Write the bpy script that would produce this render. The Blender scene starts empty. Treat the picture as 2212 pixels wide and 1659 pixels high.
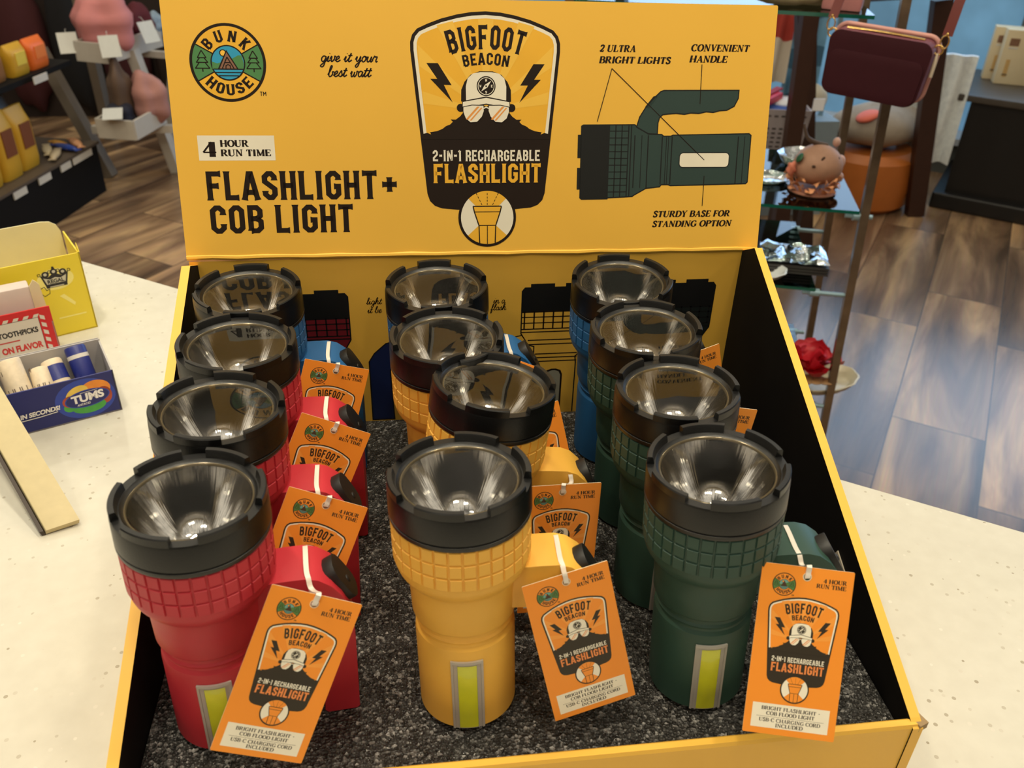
import bpy, bmesh, math, random
from math import sin, cos, pi, radians, sqrt, atan2
from mathutils import Vector, Matrix, Quaternion
from mathutils.geometry import tessellate_polygon
random.seed(7)
SC = bpy.context.scene
COL = SC.collection

# ------------------------------------------------------------------ camera
cam_d = bpy.data.cameras.new('camera'); CAM = bpy.data.objects.new('camera', cam_d); COL.objects.link(CAM)
_r = Vector((0.992, -0.1236, 0.0272)); _d = Vector((-0.0433, -0.5333, -0.8448)); _f = Vector((0.119, 0.8368, -0.5344))
_f.normalize(); _r = (_r - _f * _r.dot(_f)).normalized(); _d = _f.cross(_r).normalized()
CAM.matrix_world = Matrix(((_r.x, -_d.x, -_f.x, 0), (_r.y, -_d.y, -_f.y, 0), (_r.z, -_d.z, -_f.z, 1.55), (0, 0, 0, 1)))
cam_d.sensor_width = 36.0; cam_d.lens = 36.0 * 1900 / 2212; cam_d.clip_start = 0.02; cam_d.clip_end = 60
cam_d.dof.use_dof = True; cam_d.dof.focus_distance = 0.78; cam_d.dof.aperture_fstop = 11.0
SC.camera = CAM

# ------------------------------------------------------------------ world, lamps, exposure
W = bpy.data.worlds.new('world'); SC.world = W; W.use_nodes = True
_wn = W.node_tree; _bg = _wn.nodes['Background']; _bg.inputs[1].default_value = 1.0
_tc = _wn.nodes.new('ShaderNodeTexCoord'); _sx = _wn.nodes.new('ShaderNodeSeparateXYZ'); _wn.links.new(_tc.outputs['Generated'], _sx.inputs[0])
_cr = _wn.nodes.new('ShaderNodeValToRGB'); _cr.color_ramp.elements[0].color = (0.05, 0.04, 0.03, 1); _cr.color_ramp.elements[0].position = 0.0
_cr.color_ramp.elements[1].color = (0.60, 0.54, 0.44, 1); _cr.color_ramp.elements[1].position = 1.0
for _p, _c in ((0.08, (0.10, 0.075, 0.05, 1)), (0.35, (0.20, 0.17, 0.13, 1)), (0.60, (0.46, 0.41, 0.33, 1))):      # dim shop fittings low down, pale ceiling overhead
    _e = _cr.color_ramp.elements.new(_p); _e.color = _c
_nz = _wn.nodes.new('ShaderNodeTexNoise'); _nz.inputs['Scale'].default_value = 5.0; _nz.inputs['Detail'].default_value = 2; _wn.links.new(_tc.outputs['Generated'], _nz.inputs['Vector'])
_mr = _wn.nodes.new('ShaderNodeMapRange'); _mr.inputs['From Min'].default_value = 0.38; _mr.inputs['From Max'].default_value = 0.62; _mr.inputs['To Min'].default_value = 0.2; _mr.inputs['To Max'].default_value = 1.7; _wn.links.new(_nz.outputs['Fac'], _mr.inputs['Value'])
_ml = _wn.nodes.new('ShaderNodeMix'); _ml.data_type = 'RGBA'; _ml.blend_type = 'MULTIPLY'; _ml.inputs[0].default_value = 1.0      # noise added overhead to give the reflectors bright and dark patches
_wn.links.new(_sx.outputs[2], _cr.inputs[0]); _wn.links.new(_cr.outputs[0], _ml.inputs[6]); _wn.links.new(_mr.outputs[0], _ml.inputs[7]); _wn.links.new(_ml.outputs[2], _bg.inputs[0])
SC.view_settings.view_transform = 'Standard'; SC.view_settings.look = 'None'
SC.view_settings.exposure = -0.28; SC.view_settings.gamma = 1.0; SC.view_settings.use_curve_mapping = False
SC.cycles.use_denoising = True; SC.cycles.max_bounces = 16; SC.cycles.glossy_bounces = 14; SC.cycles.transparent_max_bounces = 24
SC.cycles.caustics_reflective = False; SC.cycles.caustics_refractive = False; SC.cycles.sample_clamp_indirect = 6

def lamp(name, loc, power, size=0.12, col=(1.0, 0.89, 0.66), aim=None, spread=180):
    l = bpy.data.lights.new(name, 'AREA'); l.shape = 'DISK'; l.size = size; l.energy = power; l.color = col
    l.spread = radians(spread)
    o = bpy.data.objects.new(name, l); COL.objects.link(o); o.location = loc
    if aim: o.rotation_euler = (Vector(aim) - Vector(loc)).to_track_quat('-Z', 'Y').to_euler()
    return o
for x, y, p in ((-0.75, -0.55, 4.5), (0.45, -0.75, 4.5), (1.5, -0.2, 5), (-1.9, 0.4, 9), (-0.50, 0.70, 16), (0.55, 0.60, 13), (0.05, 0.15, 12), (0.0, 1.15, 7),
                (-2.2, 2.2, 13), (-1.6, 3.2, 9), (-1.4, 4.2, 15), (1.9, 1.7, 8), (0.6, 4.0, 10), (-1.5, -1.6, 2.5), (0.2, -2.0, 2.5), (0.3, 1.9, 6), (1.7, 3.8, 6), (-1.0, 1.6, 6)):
    lamp('ceiling_lamp', (x, y, 2.85), p * 0.85)
for k in range(24):                          # small spots added overhead for more bright streaks in the reflectors
    lamp('added_spot', (-2.6 + (k % 6) * 1.05 + 0.25 * (k // 6 % 2), -1.2 + (k // 6) * 1.55, 2.85), 1.6, 0.05)

# ------------------------------------------------------------------ materials
def lin(c):
    return tuple((v / 12.92 if v <= 0.04045 else ((v + 0.055) / 1.055) ** 2.4) for v in (k / 255 for k in c))
MATS = {}
def mat(name, rgb, rough=0.5, metal=0.0, spec=0.5, var=0.06, scale=40.0, bump=0.0, bscale=300.0, coat=0.0, trans=0.0, emit=0.0, srgb=True):
    """procedural Principled material: noise-varied colour, optional noise bump"""
    if name in MATS: return MATS[name]
    m = bpy.data.materials.new(name); m.use_nodes = True; nt = m.node_tree; b = nt.nodes['Principled BSDF']
    c = lin(rgb) if srgb else rgb
    tc = nt.nodes.new('ShaderNodeTexCoord'); nz = nt.nodes.new('ShaderNodeTexNoise'); nz.inputs['Scale'].default_value = scale
    nz.inputs['Detail'].default_value = 3
    nt.links.new(tc.outputs['Object'], nz.inputs['Vector'])
    mx = nt.nodes.new('ShaderNodeMix'); mx.data_type = 'RGBA'
    mx.inputs[6].default_value = tuple(v * (1 - var) for v in c) + (1,); mx.inputs[7].default_value = tuple(min(1, v * (1 + var)) for v in c) + (1,)
    nt.links.new(nz.outputs['Fac'], mx.inputs[0]); nt.links.new(mx.outputs[2], b.inputs['Base Color'])
    b.inputs['Roughness'].default_value = rough; b.inputs['Metallic'].default_value = metal
    b.inputs['Specular IOR Level'].default_value = spec; b.inputs['Coat Weight'].default_value = coat
    b.inputs['Transmission Weight'].default_value = trans
    if emit:
        nt.links.new(mx.outputs[2], b.inputs['Emission Color']); b.inputs['Emission Strength'].default_value = emit
    if bump:
        n2 = nt.nodes.new('ShaderNodeTexNoise'); n2.inputs['Scale'].default_value = bscale; n2.inputs['Detail'].default_value = 2
        nt.links.new(tc.outputs['Object'], n2.inputs['Vector'])
        bp = nt.nodes.new('ShaderNodeBump'); bp.inputs['Strength'].default_value = bump; bp.inputs['Distance'].default_value = 0.002
        nt.links.new(n2.outputs['Fac'], bp.inputs['Height']); nt.links.new(bp.outputs['Normal'], b.inputs['Normal'])
    MATS[name] = m
    return m
def node(nt, t, **kw):
    n = nt.nodes.new(t)
    for k, v in kw.items(): setattr(n, k, v)
    return n

YEL = mat('yellow card', (234, 182, 72), 0.42, var=0.03, scale=15, spec=0.4)
YELB = mat('yellow card print', (234, 182, 72), 0.42, var=0.03, scale=15, spec=0.4)
BLKC = mat('black card', (14, 11, 10), 0.75, spec=0.15, var=0.2)
INK = mat('brown black ink', (30, 18, 10), 0.5, spec=0.3)
GREYC = mat('grey corrugated edge', (150, 125, 90), 0.8)

# ------------------------------------------------------------------ mesh helpers
class MB:
    def __init__(s): s.v = []; s.f = []; s.m = []
    def add(s, vs, fs, mi=0):
        o = len(s.v); s.v += [tuple(v) for v in vs]; s.f += [tuple(i + o for i in f) for f in fs]; s.m += [mi] * len(fs)
    def box(s, c, d, mi=0, rot=None):
        hx, hy, hz = d[0] / 2, d[1] / 2, d[2] / 2
        vs = [Vector((x, y, z)) for z in (-hz, hz) for x, y in ((-hx, -hy), (hx, -hy), (hx, hy), (-hx, hy))]
        if rot is not None: vs = [rot @ v for v in vs]
        vs = [v + Vector(c) for v in vs]
        s.add(vs, [(3, 2, 1, 0), (4, 5, 6, 7), (0, 1, 5, 4), (1, 2, 6, 5), (2, 3, 7, 6), (3, 0, 4, 7)], mi)
    def prism(s, pts, off, mi=0, mcap=None, mcap2=None):
        """pts: closed outline of 3D points (any shape), extruded by the vector off"""
        n = len(pts); a = [Vector(p) for p in pts]; b = [p + Vector(off) for p in a]
        tri = [tuple(t) for t in tessellate_polygon([a])]
        s.add(a, tri, mi if mcap is None else mcap); s.add(b, [t[::-1] for t in tri], mi if mcap2 is None else mcap2)
        s.add(a + b, [(i, (i + 1) % n, n + (i + 1) % n, n + i) for i in range(n)], mi)
    def lathe(s, prof, seg=48, mi=0, cap0=False, cap1=False, org=(0, 0, 0), a0=0.0, a1=2 * pi):
        full = abs(a1 - a0 - 2 * pi) < 1e-6; k = seg if full else seg + 1; o = Vector(org)
        vs = [o + Vector((r * cos(a0 + (a1 - a0) * j / seg), r * sin(a0 + (a1 - a0) * j / seg), z)) for r, z in prof for j in range(k)]
        fs = []
        for i in range(len(prof) - 1):
            for j in range(seg):
                j2 = (j + 1) % k; fs.append((i * k + j, i * k + j2, (i + 1) * k + j2, (i + 1) * k + j))
        if cap0: fs.append(tuple(range(k))[::-1])
        if cap1: fs.append(tuple((len(prof) - 1) * k + j for j in range(k)))
        s.add(vs, fs, mi)
    def tube(s, pts, r, seg=8, mi=0, closed=False, flat=1.0):
        P = [Vector(p) for p in pts]; n = len(P); rr = r if isinstance(r, (list, tuple)) else [r] * n
        T = []
        for i in range(n):
            a = P[i - 1] if (i or closed) else P[i]; b = P[(i + 1) % n] if (i < n - 1 or closed) else P[i]
            T.append((b - a).normalized())
        up = Vector((0, 0, 1)) if abs(T[0].z) < 0.9 else Vector((1, 0, 0))
        N = (up - T[0] * up.dot(T[0])).normalized(); vs = []
        for i in range(n):
            N = (N - T[i] * N.dot(T[i])).normalized(); B = T[i].cross(N)
            vs += [P[i] + (N * cos(2 * pi * j / seg) * flat + B * sin(2 * pi * j / seg)) * rr[i] for j in range(seg)]
        fs = []
        for i in range(n if closed else n - 1):
            i2 = (i + 1) % n
            fs += [(i * seg + j, i * seg + (j + 1) % seg, i2 * seg + (j + 1) % seg, i2 * seg + j) for j in range(seg)]
        if not closed: fs += [tuple(range(seg))[::-1], tuple((n - 1) * seg + j for j in range(seg))]
        s.add(vs, fs, mi)
    def ellipsoid(s, c, r, seg=24, rings=14, mi=0, fn=None, rot=None):
        vs = []; c = Vector(c)
        for i in range(rings + 1):
            t = pi * i / rings
            for j in range(seg):
                p = 2 * pi * j / seg; v = Vector((sin(t) * cos(p), sin(t) * sin(p), cos(t)))
                k = fn(v) if fn else 1.0
                v = Vector((v.x * r[0], v.y * r[1], v.z * r[2])) * k
                if rot is not None: v = rot @ v
                vs.append(c + v)
        fs = [(i * seg + j, (i + 1) * seg + j, (i + 1) * seg + (j + 1) % seg, i * seg + (j + 1) % seg) for i in range(rings) for j in range(seg)]
        s.add(vs, fs, mi)
    def mesh(s, name, mats, smooth=None):
        me = bpy.data.meshes.new(name); me.from_pydata(s.v, [], s.f)
        for m in (mats if isinstance(mats, (list, tuple)) else [mats]): me.materials.append(m)
        me.polygons.foreach_set('material_index', s.m)
        bm = bmesh.new(); bm.from_mesh(me)
        bmesh.ops.remove_doubles(bm, verts=bm.verts, dist=1e-6)
        bmesh.ops.recalc_face_normals(bm, faces=bm.faces)
        if smooth is not None:
            for f in bm.faces: f.smooth = True
            for e in bm.edges:
                if len(e.link_faces) == 2 and e.calc_face_angle(0) > radians(smooth): e.smooth = False
        bm.to_mesh(me); bm.free(); me.update()
        return me
    def build(s, name, mats, parent=None, smooth=None, loc=None):
        o = bpy.data.objects.new(name, s.mesh(name, mats, smooth)); COL.objects.link(o)
        if parent: o.parent = parent
        if loc: o.location = loc
        return o
def art_mesh(mb, name, mats):
    """flat print: keep the faces as they are (no welding, no normal fixing)"""
    me = bpy.data.meshes.new(name); me.from_pydata(mb.v, [], mb.f)
    for m in mats: me.materials.append(m)
    me.polygons.foreach_set('material_index', mb.m); me.update()
    return me
def bevel(o, w, seg=2, ang=35):
    bm = bmesh.new(); bm.from_mesh(o.data)
    es = [e for e in bm.edges if len(e.link_faces) == 2 and e.calc_face_angle(0) > radians(ang)]
    bmesh.ops.bevel(bm, geom=es, offset=w, segments=seg, affect='EDGES', profile=0.6, clamp_overlap=True)
    for f in bm.faces: f.smooth = True
    for e in bm.edges:
        if len(e.link_faces) == 2 and e.calc_face_angle(0) > radians(50): e.smooth = False
    bm.to_mesh(o.data); bm.free()
    return o
def thing(name, label, cat, loc=(0, 0, 0), group=None):
    o = bpy.data.objects.new(name, None); COL.objects.link(o); o.location = loc; o.empty_display_size = 0.05
    return tag(o, label, cat, group)
def tag(o, label, cat, group=None, kind=None):
    o['label'] = label; o['category'] = cat
    if group: o['group'] = group
    if kind: o['kind'] = kind
    return o
def struct(o): o['kind'] = 'structure'; return o
def obj(name, data, parent=None):
    o = bpy.data.objects.new(name, data); COL.objects.link(o)
    if parent: o.parent = parent
    return o
def smooth3(P, n=6):
    Q = [Vector(p) for p in P]; Q = [Q[0]] + Q + [Q[-1]]; out = []
    for i in range(1, len(Q) - 2):
        for k in range(n):
            t = k / n; out.append(0.5 * (2 * Q[i] + (Q[i + 1] - Q[i - 1]) * t + (2 * Q[i - 1] - 5 * Q[i] + 4 * Q[i + 1] - Q[i + 2]) * t * t + (3 * Q[i] - Q[i - 1] - 3 * Q[i + 1] + Q[i + 2]) * t ** 3))
    out.append(Q[-1]); return out
def RZ(deg): return Matrix.Rotation(radians(deg), 3, 'Z')

# ------------------------------------------------------------------ 2D print: strokes, lettering, emblem
class Art:
    """collects flat coloured polygons (mm); layers lift each ink a hair above the last"""
    def __init__(s, mp, step): s.mp = mp; s.step = step; s.mb = MB(); s.tf = None
    def _p(s, p, L):
        if s.tf: p = s.tf(p[0], p[1])
        return s.mp(p[0], p[1], L * s.step)
    def poly(s, pts, c, L=1, holes=()):
        loops = [[Vector((p[0], p[1], 0)) for p in l] for l in [pts, *holes]]
        flat = [p for l in loops for p in l]
        s.mb.add([s._p(p, L) for p in flat], [tuple(t) for t in tessellate_polygon(loops)], c)
    def strip(s, A, B, c, L, closed=False):
        n = len(A); vs = [s._p(p, L) for p in A] + [s._p(p, L) for p in B]
        s.mb.add(vs, [(i, (i + 1) % n, n + (i + 1) % n, n + i) for i in range(n if closed else n - 1)], c)
    def stroke(s, pts, w, c, L=1, closed=False, flare=0.0):
        """w: full width, or (thin, thick) for a broad-nib pen that is thick on upright strokes"""
        P = [Vector((p[0], p[1])) for p in pts]
        if not closed:
            for i in range(1, len(P) - 1):
                if (P[i] - P[i - 1]).dot(P[i + 1] - P[i]) < -1e-9:
                    s.stroke(pts[:i + 1], w, c, L, False, flare); s.stroke(pts[i:], w, c, L, False, flare); return
        if flare and not closed:
            for e in (0, -1):
                q = P[1] if e == 0 else P[-2]; d = (P[e] - q); l = d.length; d = d / max(l, 1e-9); b = P[e] - d * min(flare * w, l * 0.5)
                if e == 0: P.insert(1, b)
                else: P.insert(len(P) - 1, b)
        n = len(P); A = []; B = []
        for i in range(n):
            d1 = (P[i] - P[i - 1]) if (i or closed) else (P[1] - P[0])
            d2 = (P[(i + 1) % n] - P[i]) if (i < n - 1 or closed) else (P[-1] - P[-2])
            d1 = d1.normalized() if d1.length > 1e-9 else d2.normalized(); d2 = d2.normalized() if d2.length > 1e-9 else d1
            n1 = Vector((-d1.y, d1.x)); n2 = Vector((-d2.y, d2.x)); m = (n1 + n2)
            m = m.normalized() if m.length > 1e-6 else n1
            k = 1 / max(0.5, m.dot(n1))
            if isinstance(w, tuple):
                t = (d1 + d2); t = t.normalized() if t.length > 1e-6 else d1
                hw = (w[0] + (w[1] - w[0]) * abs(t.y) ** 1.3) / 2
            else: hw = w / 2
            if flare and not closed and i in (0, n - 1): hw *= 1.28
            A.append(P[i] + m * hw * k); B.append(P[i] - m * hw * k)
        s.strip(A, B, c, L, closed)
    def circle(s, cx, cy, r, c, L=1, n=40):
        s.poly([(cx + r * cos(2 * pi * i / n), cy + r * sin(2 * pi * i / n)) for i in range(n)], c, L)
    def ring(s, cx, cy, r0, r1, c, L=1, n=48):
        A = [(cx + r0 * cos(2 * pi * i / n), cy + r0 * sin(2 * pi * i / n)) for i in range(n)]
        B = [(cx + r1 * cos(2 * pi * i / n), cy + r1 * sin(2 * pi * i / n)) for i in range(n)]
        s.strip(A, B, c, L, True)
    def rect(s, x0, y0, x1, y1, c, L=1): s.poly([(x0, y0), (x1, y0), (x1, y1), (x0, y1)], c, L)

# condensed slab capitals: stroke skeletons in a box 0.5 wide, 1 high; weight 0.19
T_ = 0.175; a_ = T_ / 2; l_, r_, b_, t_, c_ = a_, 0.5 - a_, a_, 1 - a_, 0.11
BLOCK = {
 'A': (0.56, [[(0.07, 0), (0.25, 1 - a_), (0.31, 1 - a_), (0.49, 0)], [(0.15, 0.27), (0.41, 0.27)]]),
 'B': (0.5, [[(l_, b_), (l_, t_), (r_ - c_, t_), (r_ - 0.01, t_ - c_), (r_ - 0.01, 0.62), (r_ - c_, 0.52), (r_, 0.42), (r_, b_ + c_), (r_ - c_, b_), (l_, b_)], [(l_, 0.52), (r_ - c_, 0.52)]]),
 'C': (0.5, [[(r_, 0.66), (r_, t_ - c_), (r_ - c_, t_), (l_ + c_, t_), (l_, t_ - c_), (l_, b_ + c_), (l_ + c_, b_), (r_ - c_, b_), (r_, b_ + c_), (r_, 0.34)]]),
 'D': (0.5, [[(l_, b_), (l_, t_), (r_ - c_, t_), (r_, t_ - c_), (r_, b_ + c_), (r_ - c_, b_), (l_, b_)]]),
 'E': (0.46, [[(0.46, t_), (l_, t_), (l_, b_), (0.46, b_)], [(l_, 0.5), (0.38, 0.5)]]),
 'F': (0.46, [[(0.46, t_), (l_, t_), (l_, 0)], [(l_, 0.5), (0.38, 0.5)]]),
 'G': (0.5, [[(r_, 0.68), (r_, t_ - c_), (r_ - c_, t_), (l_ + c_, t_), (l_, t_ - c_), (l_, b_ + c_), (l_ + c_, b_), (r_ - c_, b_), (r_, b_ + c_), (r_, 0.46), (0.27, 0.46)]]),
 'H': (0.5, [[(l_, 0), (l_, 1)], [(r_, 0), (r_, 1)], [(l_, 0.5), (r_, 0.5)]]),
 'I': (0.22, [[(0.11, 0), (0.11, 1)]]),
 'K': (0.54, [[(l_, 0), (l_, 1)], [(l_, 0.42), (0.42, 1)], [(0.2, 0.58), (0.44, 0)]]),
 'L': (0.44, [[(l_, 1), (l_, b_), (0.44, b_)]]),
 'M': (0.66, [[(l_, 0), (l_, 0.95), (0.33, 0.35), (0.66 - a_, 0.95), (0.66 - a_, 0)]]),
 'N': (0.54, [[(l_, 0), (l_, 0.93), (0.54 - a_, 0.07), (0.54 - a_, 1)]]),
 'O': (0.5, [[(l_ + c_, b_), (r_ - c_, b_), (r_, b_ + c_), (r_, t_ - c_), (r_ - c_, t_), (l_ + c_, t_), (l_, t_ - c_), (l_, b_ + c_)], 'closed']),
 'R': (0.5, [[(l_, 0), (l_, t_), (r_ - c_, t_), (r_, t_ - c_), (r_, 0.58), (r_ - c_, 0.47), (l_, 0.47)], [(0.28, 0.47), (r_, 0.3), (r_, 0)]]),
 'S': (0.48, [[(r_ - .02, 0.68), (r_ - .02, t_ - c_), (r_ - c_, t_), (l_ + c_, t_), (l_, t_ - c_), (l_, 0.64), (r_ - .02, 0.38), (r_ - .02, b_ + c_), (r_ - c_, b_), (l_ + c_, b_), (l_, b_ + c_), (l_, 0.32)]]),
 'T': (0.48, [[(0, t_), (0.48, t_)], [(0.24, t_), (0.24, 0)]]),
 'U': (0.5, [[(l_, 1), (l_, b_ + c_), (l_ + c_, b_), (r_ - c_, b_), (r_, b_ + c_), (r_, 1)]]),
 'W': (0.7, [[(0.08, 1), (0.2, 0.05), (0.35, 0.7), (0.5, 0.05), (0.62, 1)]]),
 '1': (0.3, [[(0.03, 0.82), (0.17, 0.93), (0.17, 0)]]),
 '2': (0.48, [[(l_, 0.68), (l_, t_ - c_), (l_ + c_, t_), (r_ - c_, t_), (r_ - .02, t_ - c_), (r_ - .02, 0.6), (l_, 0.3), (l_, b_), (0.48, b_)]]),
 '-': (0.32, [[(0.03, 0.5), (0.29, 0.5)]]), '+': (0.5, [[(0, 0.5), (0.5, 0.5)], [(0.25, 0.25), (0.25, 0.75)]]), ' ': (0.2, []),
}
def block_text(A, txt, x0, y0, h, width, c, L=3, gap=0.1, arc=None, wt=1.0):
    """straight (x0,y0 = left baseline) or on an arc (cx, cy, radius, up) centred at its top"""
    tot = sum(BLOCK[k][0] for k in txt) + gap * (len(txt) - 1); sx = width / tot; x = 0.0
    old = A.tf
    for k in txt:
        w, st = BLOCK[k]; closed = 'closed' in st
        if arc:
            cx, cy, R, up = arc; mid = (x + w / 2) * sx - width / 2; an = mid / R
            def tf(px, py, w=w, an=an):
                u = (px - w / 2) * sx; v = py * h
                if up: return old((cx + (R + v) * sin(an) + u * cos(an)), (cy + (R + v) * cos(an) - u * sin(an))) if old else (cx + (R + v) * sin(an) + u * cos(an), cy + (R + v) * cos(an) - u * sin(an))
                q = (cx + (R - v) * sin(an) + u * cos(an), cy - (R - v) * cos(an) + u * sin(an))
                return old(*q) if old else q
        else:
            def tf(px, py, x=x):
                q = (x0 + (x + px) * sx, y0 + py * h)
                return old(*q) if old else q
        A.tf = tf
        for p in st:
            if p == 'closed': continue
            A.stroke(p, T_ * wt, c, L, closed, 0.5)
        x += w + gap
    A.tf = old

def arcpts(cx, cy, rx, ry, a0, a1, n=10):
    return [(cx + rx * cos(radians(a0 + (a1 - a0) * i / n)), cy + ry * sin(radians(a0 + (a1 - a0) * i / n))) for i in range(n + 1)]
# book serif capitals: 'v' pen strokes, 's' thin serifs/bars
def _st(x): return [('p', [(x, 0), (x, 1)]), ('s', [(x - .13, .02), (x + .13, .02)]), ('s', [(x - .13, .98), (x + .13, .98)])]
SERIF = {
 'A': (.74, [('s', [(.1, 0), (.36, .97)]), ('P', [(.36, .99), (.62, 0)]), ('s', [(.2, .33), (.5, .33)]), ('s', [(0, .02), (.22, .02)]), ('s', [(.48, .02), (.76, .02)])]),
 'B': (.66, _st(.14) + [('p', [(.14, .98)] + arcpts(.34, .75, .2, .23, 90, -90) + [(.14, .52)]), ('p', [(.14, .52)] + arcpts(.36, .27, .24, .25, 90, -90) + [(.14, .02)])]),
 'C': (.7, [('p', arcpts(.38, .5, .32, .49, 48, 318, 18)), ('s', [(.6, .98), (.6, .68)])]),
 'D': (.74, _st(.14) + [('p', [(.14, .98)] + arcpts(.32, .5, .36, .48, 90, -90, 14) + [(.14, .02)])]),
 'E': (.62, _st(.14) + [('s', [(.14, .97), (.56, .97), (.56, .74)]), ('s', [(.14, .52), (.42, .52)]), ('s', [(.42, .62), (.42, .42)]), ('s', [(.14, .03), (.58, .03), (.58, .28)])]),
 'F': (.58, _st(.14) + [('s', [(.14, .97), (.54, .97), (.54, .74)]), ('s', [(.14, .52), (.42, .52)]), ('s', [(.42, .62), (.42, .42)])]),
 'G': (.76, [('p', arcpts(.38, .5, .32, .49, 48, 300, 18)), ('s', [(.6, .98), (.6, .7)]), ('p', [(.6, .08), (.6, .44)]), ('s', [(.46, .43), (.74, .43)])]),
 'H': (.8, _st(.14) + _st(.64) + [('s', [(.14, .5), (.64, .5)])]),
 'I': (.34, _st(.17)),
 'L': (.6, _st(.14) + [('s', [(.14, .03), (.56, .03), (.56, .3)])]),
 'M': (.92, [('s', [(.14, 0), (.14, 1)]), ('P', [(.14, 1), (.45, .05)]), ('s', [(.45, .05), (.74, 1)])] + _st(.76)[:2] + [('s', [(.02, .02), (.26, .02)]), ('s', [(.02, .98), (.2, .98)]), ('s', [(.72, .98), (.9, .98)])]),
 'N': (.8, [('s', [(.14, 0), (.14, 1)]), ('P', [(.14, 1), (.64, .02)]), ('s', [(.64, 0), (.64, 1)]), ('s', [(.02, .02), (.27, .02)]), ('s', [(.02, .98), (.2, .98)]), ('s', [(.52, .98), (.78, .98)])]),
 'O': (.76, [('c', arcpts(.38, .5, .31, .49, 0, 345, 23))]),
 'P': (.62, _st(.14) + [('p', [(.14, .98)] + arcpts(.34, .72, .22, .26, 90, -90) + [(.14, .46)])]),
 'R': (.74, _st(.14) + [('p', [(.14, .98)] + arcpts(.34, .74, .2, .24, 90, -90) + [(.14, .5)]), ('P', [(.36, .5), (.6, .03)]), ('s', [(.54, .03), (.76, .03)])]),
 'S': (.56, [('P', [(.46, .82), (.38, .95), (.26, .98), (.12, .9), (.1, .74), (.2, .6), (.38, .46), (.48, .3), (.44, .1), (.28, .02), (.14, .05), (.06, .2)]), ('s', [(.48, .98), (.48, .72)]), ('s', [(.06, .02), (.06, .3)])]),
 'T': (.66, _st(.33)[:2] + [('s', [(.04, .74), (.06, .97), (.6, .97), (.62, .74)])]),
 'U': (.76, [('p', [(.14, 1), (.14, .3)] + arcpts(.38, .28, .24, .27, 180, 300, 8)), ('s', arcpts(.38, .28, .24, .27, 300, 360, 4) + [(.62, 1)]), ('s', [(.01, .98), (.27, .98)]), ('s', [(.5, .98), (.76, .98)])]),
 'V': (.72, [('P', [(.12, 1), (.37, .02)]), ('s', [(.37, .02), (.6, 1)]), ('s', [(0, .98), (.26, .98)]), ('s', [(.48, .98), (.72, .98)])]),
 'Y': (.7, [('P', [(.1, 1), (.34, .48)]), ('s', [(.34, .48), (.58, 1)]), ('p', [(.35, .5), (.35, 0)]), ('s', [(.2, .02), (.5, .02)]), ('s', [(0, .98), (.24, .98)]), ('s', [(.46, .98), (.7, .98)])]),
 '2': (.56, [('P', [(.08, .74), (.12, .92), (.28, .98), (.44, .9), (.46, .7), (.34, .42), (.06, .05)]), ('P', [(.06, .07), (.5, .07)]), ('s', [(.5, .07), (.52, .24)])]),
 '4': (.6, [('s', [(.4, .98), (.02, .28)]), ('s', [(.02, .28), (.58, .28)]), ('p', [(.41, .98), (.41, 0)]), ('s', [(.27, .02), (.55, .02)])]),
 '+': (.5, [('s', [(.1, .5), (.4, .5)]), ('s', [(.25, .35), (.25, .65)])]), '-': (.4, [('s', [(.08, .4), (.32, .4)])]), ' ': (.3, []),
}
def serif_text(A, txt, x0, y0, h, width, c, L=3, slant=0.0, gap=0.04, bold=0.2, thin=0.07):
    tot = sum(SERIF[k][0] for k in txt) + gap * (len(txt) - 1); sx = width / tot; x = 0.0; old = A.tf
    for k in txt:
        w, st = SERIF[k]
        def tf(px, py, x=x):
            q = (x0 + (x + px) * sx + slant * py * h, y0 + py * h); return old(*q) if old else q
        A.tf = tf
        for kind, p in st:
            if kind == 's': A.stroke(p, thin, c, L)
            elif kind == 'P': A.stroke(p, bold * 0.85, c, L)
            else: A.stroke(p, (thin, bold), c, L, kind == 'c')
        x += w + gap
    A.tf = old

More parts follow.
